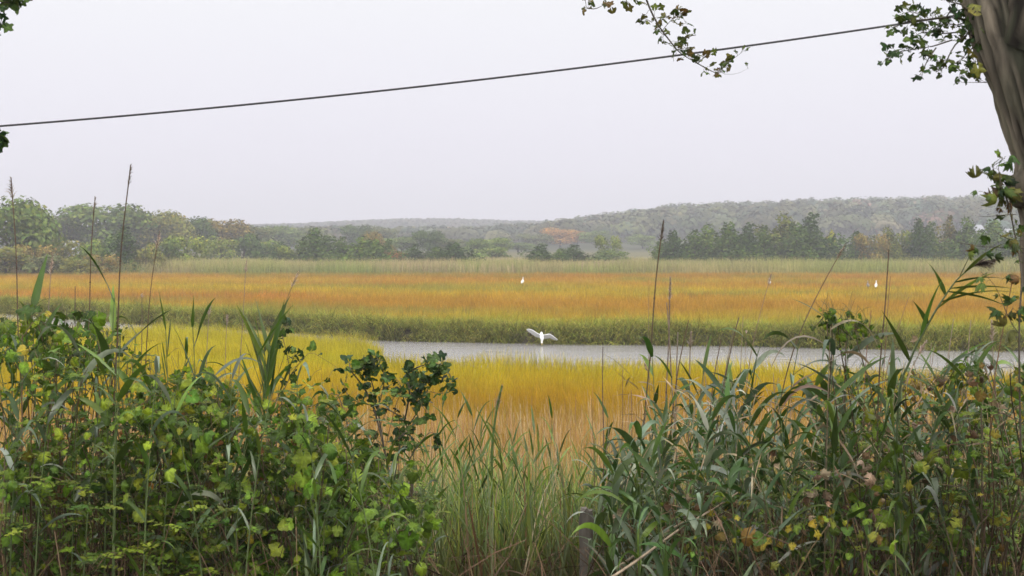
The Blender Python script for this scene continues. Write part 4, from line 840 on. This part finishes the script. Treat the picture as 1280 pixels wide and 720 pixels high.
# the withered leaf bundle hanging from a vine-topped stalk
rd(815, 440, 6.6, -.03, 7, .20, .026, GD, 'first green reed of the thicket, with a broad top leaf beside the dead bundle', gR, start=.4, up=(.5, 1.4), droop=(.4, 1.4))
rd(840, 470, 6.7, .05, 7, .22, .024, GD, 'green reed growing through the bundle of dead stalks', gR, start=.4, up=(.6, 1.6), droop=(.4, 1.4))
rd(880, 455, 6.5, .06, 7, .24, .026, GD, 'green reed with two crossing leaves before the creek', gR, start=.4, up=(.6, 1.6), droop=(.4, 1.4))
rd(950, 430, 6.3, .16, 9, .26, .030, GD + GGR[:2], 'dark broad-leaved reed curving towards the vine-topped stalk', gR, start=.3, up=(.7, 1.8), droop=(.5, 1.8))
rd(1000, 420, 6.1, .10, 9, .26, .030, GD + GGR[:2], 'reed whose broken top rests against the vine-topped stalk', gR, start=.3, up=(.4, 1.2), droop=(1.0, 2.4))
rd(1045, 400, 6.0, .04, 10, .34, .032, GGR, 'reed draped with long grey hanging leaves under the green vine tip', gR, start=.3, up=(.2, .9), droop=(1.6, 3.0))
rd(1060, 415, 6.1, .02, 8, .34, .034, GD + GGR[:1], 'dark reed with a long level leaf reaching over the water', gR, start=.4, up=(.1, .7), droop=(.4, 1.2), az=.1)
rd(1215, 440, 6.0, .12, 8, .24, .022, GD + GGR[:1], 'bright reed under the tips of the largest arching one', gR, start=.3, up=(.5, 1.4), droop=(.5, 1.4))
rd(780, 560, 6.6, -.12, 9, .24, .024, GGR, 'grey-leaved reed spilling over the wooden post', gR, start=.15, up=(.2, 1.2), droop=(.8, 2.4))
rd(745, 590, 6.8, -.08, 9, .22, .020, GGR, 'thin-leaved reed whose pale tips hang behind the wooden post', gR, start=.15, up=(.2, 1.2), droop=(.8, 2.0))
rd(760, 520, 7.0, .05, 9, .22, .018, GD, 'narrow green reed rising between the post and the dead bundle', gR, start=.3, up=(.6, 1.8), droop=(.4, 1.4))
for i in range(150):
    px = rng.uniform(765, 1290); d = rng.uniform(5.7, 7.6); top = np.interp(px, [765, 800, 850, 930, 1000, 1120, 1200, 1290], [585, 540, 495, 480, 475, 470, 465, 455]) + abs(rng.normal(0, 48)) - 5
    gg = GGR if rng.uniform() < (.75 if px < 1000 else .4) else GD
    rd(px, top, d, rng.normal(0, .12), int(rng.integers(10, 17)), rng.uniform(.18, .34), rng.uniform(.018, .036), gg, 'grey-green reed packed in the tangled thicket ' + next(w_ for lim, w_ in ((850, 'just beyond the wooden post'), (930, 'under the bundle of dead stalks'), (1020, 'before the vine-topped stalk'), (1120, 'below the long level reed leaf'), (1200, 'at the foot of the arching reed'), (9999, 'close to the leaning tree')) if px < lim), 'packed reeds of the tangled thicket', start=.12, up=(.3, 2.2), droop=(.4, 2.2))
for i in range(62):
    px = rng.uniform(-10, 520); d = rng.uniform(5.5, 7.0); top = np.interp(px, [0, 300, 520], [412, 455, 545]) + abs(rng.normal(0, 55))
    rd(px, top, d, rng.normal(0, .12), 9, rng.uniform(.18, .32), rng.uniform(.014, .026), [GGR[0], GGR[1]] + GD * 2, 'reed half buried in the vine-covered thicket ' + ('below the tallest dead reeds' if px < 190 else 'around the fan-shaped reeds' if px < 380 else 'under the bittersweet branches'), 'reeds half buried in the vine thicket', start=.2, up=(.3, 2.2), droop=(.5, 2.4))

# ------------------------------------------------------------------ vines, brambles and the bittersweet
VG = [(.10, .19, .016), (.065, .14, .012), (.14, .24, .02), (.045, .095, .012), (.20, .29, .024), (.035, .075, .012)]
YL = [(.24, .25, .025), (.30, .25, .025), (.18, .22, .025), (.08, .14, .02), (.10, .17, .02)]
def mound(name, px, top, bot, wpx, d, n, size, cols, label, cat, group, protos=GRAPE, w=None, thick=.45, stems=14, stemcol=(.10, .07, .04), flat=.75, yfrac=.012):
    c = P(px, (top + bot) / 2, d); g = float(gz(c[0], d)); rz_ = (bot - top) / 2 / F * d; rx = wpx / 2 / F * d
    t_ = thing(name, label, cat, (c[0], d, g), group)
    B1, B2 = Buf(), Buf(); S = []
    for i in range(stems):
        a = rng.uniform(-1, 1); e_ = c + A([a * rx, rng.uniform(-thick, thick), rz_ * math.sqrt(max(0, 1 - a * a)) * rng.uniform(.5, 1.05)]); b0 = A([c[0] + a * rx * .5 + rng.normal(0, .06), d + rng.uniform(-.3, .3), 0]); b0[2] = float(gz(b0[0], b0[1])) - .03
        mdp = (b0 + e_) / 2 + rng.normal(0, .08, 3); S.append(spline([A([c[0], d, g - .04]), b0, mdp, e_, e_ + A([rng.normal(0, .08), rng.normal(0, .06), -.04])], 14))
    tubes(B1, S, np.linspace(.005, .0015, 14), pal([stemcol, A(stemcol) * 1.6], stems), 5)
    n = int(n * 3.2); size = size * .82; S = A(S); ii = rng.integers(0, stems, n); f = rng.uniform(.2, 1, n) ** .7 * 12.9; j = f.astype(int); q = S[ii, j] + (S[ii, j + 1] - S[ii, j]) * (f - j)[:, None]
    q = q + rng.normal(0, 1, (n, 3)) * [rx * .16, thick * .4, rz_ * .14]; q[:, 2] = np.maximum(q[:, 2], gz(q[:, 0], q[:, 1]) + .02)
    # leaves face outward and up, as they do at the surface of a vine mound
    nn = nrm(A([0, -.75, .55]) + rng.normal(0, flat, (n, 3)) + (q - c) * [.6, .2, .2]); tip = nrm(A([0, -.3, -.8]) + rng.normal(0, .7, (n, 3)))
    cl = pal(cols, n, .2, w); yl = rng.uniform(0, 1, n) < yfrac; cl[yl] = pal([(.36, .30, .03), (.28, .28, .03), (.20, .13, .03)], yl.sum())
    place(B2, protos, q, tip, nn, size * rng.choice([.45, .6, .8, 1.1], n, p=[.3, .3, .25, .15]) * rng.uniform(.85, 1.2, n), cl); pe = q - tip * .05 + rng.normal(0, .02, (n, 3)); tubes(B1, np.stack([pe, (pe + q) / 2 + A([0, 0, .006]), q], 1), .001, pal([(.13, .13, .05)], n), 3)
    B1.build('stem', M_stem, t_); B2.build('foliage', M_leaf, t_); return t_
VG = [(a * 1.3, b * 1.12, c) for a, b, c in VG]
gV = 'leafy vine mounds of the thicket'
mound('vine_mound', 40, 398, 540, 150, 6.1, 190, .075, VG, 'big-leaved vine heaped under the pointed reed leaf near the picture edge', 'vine', gV)
mound('vine_mound', 15, 560, 720, 130, 5.8, 60, .085, VG[:4], 'low vine with large flat leaves in the bottom corner beside the bramble', 'vine', gV)
mound('vine_mound', 120, 420, 520, 110, 6.6, 120, .05, VG, 'loose small-leaved vine letting the creek show through its top', 'vine', gV, protos=OVAL + GRAPE[:1])
mound('vine_mound', 215, 478, 620, 150, 6.2, 170, .07, VG, 'vine mound with bright lobed leaves below the fork-topped reed', 'vine', gV)
mound('vine_mound', 300, 492, 700, 160, 6.1, 190, .075, VG, 'vine mound with scattered yellow leaves under the fan-shaped reeds', 'vine', gV, yfrac=.09)
mound('vine_mound', 385, 500, 720, 150, 6.2, 190, .075, VG, 'vine mound of medium lobed leaves in front of the bittersweet', 'vine', gV)
mound('vine_mound', 450, 580, 730, 130, 6.2, 130, .08, VG[:4], 'large-leaved vine at the thicket corner beside the thin mossy stake', 'vine', gV)
mound('vine_mound', 120, 520, 700, 160, 6.4, 120, .06, VG[:4], 'shaded vine growing through the bramble leaves', 'vine', gV)
mound('vine_mound', 1050, 392, 470, 50, 6.05, 70, .04, VG, 'small bright vine wrapped around the top of a dead stalk', 'vine', gV, thick=.08, stems=5)
mound('vine_mound', 1170, 520, 640, 170, 6.0, 45, .075, VG[:3] + YL[:1], 'vine with a few large bright leaves low under the arching reed', 'vine', gV)
mound('vine_mound', 1050, 620, 730, 220, 5.9, 40, .07, VG[:3] + YL, 'yellowing vine trailing along the bottom of the reed thicket', 'vine', gV, yfrac=.25)
mound('vine_mound', 1250, 450, 600, 90, 5.8, 60, .06, VG + YL, 'vine with green and yellow leaves crowding the tree trunk', 'vine', gV, yfrac=.15)
mound('vine_mound', 1130, 470, 560, 160, 6.6, 40, .05, YL, 'yellow-leaved vine behind the base of the arching reed', 'vine', gV, yfrac=.5)
mound('vine_mound', 900, 600, 720, 160, 6.3, 20, .055, YL + VG[:1], 'thin vine with yellow spotted leaves near the foot of the grey reeds', 'vine', gV, yfrac=.4)
mound('vine_mound', 1230, 620, 730, 110, 5.7, 34, .055, VG[:3] + YL, 'vine with buff tendrils in the bottom corner below the trunk', 'vine', gV, yfrac=.2)

def bramble(px, top, bot, wpx, d, canes, label, cols, sz=.024):
    c = P(px, bot, d); t_ = thing('bramble', label, 'bramble', (c[0], d, float(gz(c[0], d))), 'fine-leaved brambles among the vines'); B1, B2 = Buf(), Buf()
    for i in range(canes):
        b0 = A([c[0] + rng.normal(0, .12), d + rng.uniform(-.2, .3), 0]); b0[2] = float(gz(b0[0], b0[1])) - .02
        e_ = P(px + rng.uniform(-.5, .5) * wpx, rng.uniform(top, bot), d + rng.uniform(-.45, .45)); mdp = (b0 + e_) / 2 + A([0, 0, .10]); s = spline([A([c[0], d, float(gz(c[0], d)) - .03]), b0, mdp, e_, e_ + (e_ - mdp) * .4 + A([0, 0, -.08])], 22)
        tubes(B1, [s], [np.linspace(.003, .001, 22)], pal([(.14, .09, .05)], 1)[0], 5)
        for k in range(6, 22, 2):                       # compound leaves along the cane
            a = rng.uniform(0, 6.28); dd = nrm(A([math.cos(a), math.sin(a) * .7, .25])); L = rng.uniform(.06, .11); r_ = spline([s[k], s[k] + dd * L * .5, s[k] + dd * L + A([0, 0, -.02])], 6); tubes(B1, [r_], .0007, (.13, .15, .05), 3)
            q = np.repeat(r_[1:], 2, 0); sd = nrm(np.cross(dd, A([0, 0, 1.]))); tp_ = np.where((np.arange(len(q)) % 2)[:, None], sd, -sd) + dd * .5; q = np.vstack([q, r_[-1]]); tp_ = np.vstack([tp_, dd])
            n = len(q); place(B2, OVAL[:2], q, tp_ + rng.normal(0, .15, (n, 3)), nrm(A([0, -.35, 1.]) + rng.normal(0, .3, (n, 3))), sz * rng.uniform(.7, 1.3, n), np.repeat(pal(cols, 1, .2), n, 0) * rng.uniform(.85, 1.15, (n, 1)))
    B1.build('stem', M_stem, t_); B2.build('foliage', M_leaf, t_)
BG = [(.15, .22, .02), (.10, .17, .018), (.22, .27, .03), (.06, .11, .015)]
bramble(60, 480, 680, 150, 6.0, 26, 'bramble with tiny leaflets mixed into the big-leaved vine', BG)
bramble(150, 470, 640, 150, 6.2, 32, 'bramble of pale leaflets under the tallest dead reed', BG)
bramble(200, 600, 715, 190, 5.9, 34, 'bramble spreading its fine leaflets over the brown litter', BG)
bramble(250, 520, 690, 160, 6.3, 28, 'bramble with yellowish sprays in the middle of the vine thicket', BG + [(.24, .24, .05)])
bramble(340, 520, 690, 160, 6.4, 28, 'bramble woven behind the yellow-dotted vine mound', BG)
bramble(430, 500, 640, 140, 6.6, 28, 'bramble beneath the bittersweet branches', BG)
bramble(490, 560, 660, 90, 6.9, 20, 'bramble of soft leaflets bordering the green gap', BG)
bramble(960, 560, 700, 200, 6.3, 16, 'bramble lost among the grey reed leaves', BG)
bramble(1110, 540, 700, 200, 6.2, 20, 'bramble under the large bright vine leaves', BG)
bramble(1230, 500, 700, 130, 6.0, 26, 'bramble with green leaflets at the foot of the tree', BG)

# bittersweet shrub reaching over the golden grass
t_ = thing('bittersweet_shrub', 'dark lobed-leaved shrub arching its branch tips over the golden grass', 'shrub', (P(500, 600, 6.7)[0], 6.7, float(gz(-.5, 6.7))))
B1, B2 = Buf(), Buf(); D = 6.7
for seg, r_, sp_2 in (([(500, 690), (488, 600), (470, 520), (455, 485), (440, 465), (436, 452)], .006, .03), ([(480, 560), (470, 500), (462, 470), (452, 458), (470, 450), (482, 452)], .004, .02), ([(492, 600), (505, 530), (512, 490), (508, 472), (520, 460), (540, 455), (556, 458), (566, 478)], .005, .015),
  ([(505, 540), (525, 510), (532, 490), (548, 492), (562, 490)], .003, .017), ([(470, 520), (480, 480), (478, 462), (470, 445)], .003, .016), ([(508, 500), (530, 480), (545, 468), (550, 455)], .003, .014), ([(490, 560), (500, 545), (512, 540), (508, 560)], .003, .016), ([(505, 500), (500, 480), (492, 470)], .003, .014),
  ([(500, 520), (480, 510), (440, 500), (430, 480)], .003, .02),
  ([(512, 490), (522, 500), (535, 520), (520, 530), (508, 535)], .002, .016), ([(480, 600), (450, 560), (440, 520)], .004, .02), ([(500, 600), (520, 560), (540, 540), (548, 560)], .003, .03), ([(512, 486), (525, 476), (536, 478)], .002, .012), ([(440, 470), (452, 462), (460, 452)], .002, .012)):
    leafy(B1, B2, [P(a, b_, D + rng.uniform(-.1, .1)) for a, b_ in seg], r_, sp_2, GRAPE[1:2] + MAPLE, .046, DGR + [(.07, .14, .02)], .014)
B1.build('stem', M_stem, t_); B2.build('foliage', M_leaf, t_)
t_ = thing('twining_vine', 'thin dark-leaved vine twisting up beside the fan-shaped reeds, one runner stretched over the golden grass', 'vine', (P(360, 600, 6.7)[0], 6.7, float(gz(-1.0, 6.7))))
B1, B2 = Buf(), Buf()
leafy(B1, B2, [P(365, 690, D), P(360, 560, D), P(352, 500, D), P(362, 470, D), P(358, 440, D), P(352, 412, D), P(360, 405, D)], .003, .022, MAPLE + GRAPE[1:2], .046, DGR, .014)
leafy(B1, B2, [P(362, 470, D), P(385, 442, D), P(400, 446, D), P(425, 462, D)], .0015, .05, MAPLE, .046, DGR, .014); leafy(B1, B2, [P(358, 450, D), P(375, 440, D), P(382, 432, D)], .0015, .03, MAPLE, .04, DGR, .014)
B1.build('stem', M_stem, t_); B2.build('foliage', M_leaf, t_)
# withered leaves and curled brown scraps
for (px, py, wx, wy, d, n, lab) in ((1050, 600, 240, 110, 5.85, 40, 'curled pale dead leaves hanging in the bottom of the reed thicket'), (1200, 500, 150, 120, 5.95, 26, 'curled brown leaves in the thicket beside the trunk'), (200, 560, 360, 110, 6.1, 60, 'small orange-brown withered leaves inside the vine thicket'), (860, 650, 160, 70, 6.2, 16, 'buff withered leaves low among the grey reeds')):
    B = Buf(); q = np.stack([P(px + rng.normal(0, .3) * wx, py + rng.normal(0, .3) * wy, d + rng.uniform(-.3, .3)) for _ in range(n)])
    place(B, CURL, q, rdir(n, -1.2), rdir(n), rng.uniform(.025, .065, n) * (.5 if px == 200 else .8), pal([(.36, .26, .16), (.22, .14, .07), (.12, .07, .035), (.46, .36, .24)] if px != 200 else [(.30, .13, .03), (.18, .08, .025), (.26, .16, .05)], n))
    tag(B.build('withered_leaves', M_leaf), lab, 'dead leaves', kind='stuff')
# dead standing and fallen straw woven through both thickets
B = Buf(); n = 1500; x = np.concatenate([rng.uniform(-2.3, -.6, n // 2), rng.uniform(.5, 2.3, n // 2)]); y = rng.uniform(5.6, 8.2, n)
ribbons(B, np.stack([x, y, gz(x, y)], 1), rdir(n, 1.6, .6), rng.uniform(.2, .7, n), rng.uniform(.002, .006, n), rng.uniform(0, .8, n), pal([(.22, .15, .09), (.20, .12, .07), (.40, .30, .19), (.12, .075, .045)], n, .2), pal([(.36, .26, .16), (.24, .15, .09)], n, .2), 4, prof='stalk')
n = 500; q = np.stack([P(rng.uniform(780, 1290), rng.uniform(470, 640), rng.uniform(5.8, 6.8)) for _ in range(n)])
ribbons(B, q, rdir(n, -.5), rng.uniform(.06, .25, n), rng.uniform(.003, .011, n), .8, pal([(.42, .32, .20), (.30, .2, .12)], n), pal([(.5, .4, .27)], n), 5, prof='leaf', twist=rng.normal(0, 2, n))
tag(B.build('straw', M_dry), 'buff straw and broken stems woven through both thickets', 'straw', kind='stuff')
for a, b_, lab in (((800, 698, 5.8), (895, 634, 6.0), 'pale broken cane lying slantwise low in the reed thicket'), ((797, 692, 6.1), (862, 648, 6.3), 'shorter brown cane lying beside the pale slanting one')):
    p0, p1 = P(*a), P(*b_); B = Buf(); tubes(B, [spline([p0 - (p1 - p0) * .4, p0, (p0 + p1) / 2 + A([0, 0, .01]), p1, p1 + (p1 - p0) * .3], 14)], [np.linspace(.006, .003, 14)], (.48, .38, .27) if 'pale' in lab else (.3, .2, .13), 6)
    tag(B.build('fallen_cane', M_dry), lab, 'dead reed', 'canes lying in the reed thicket')
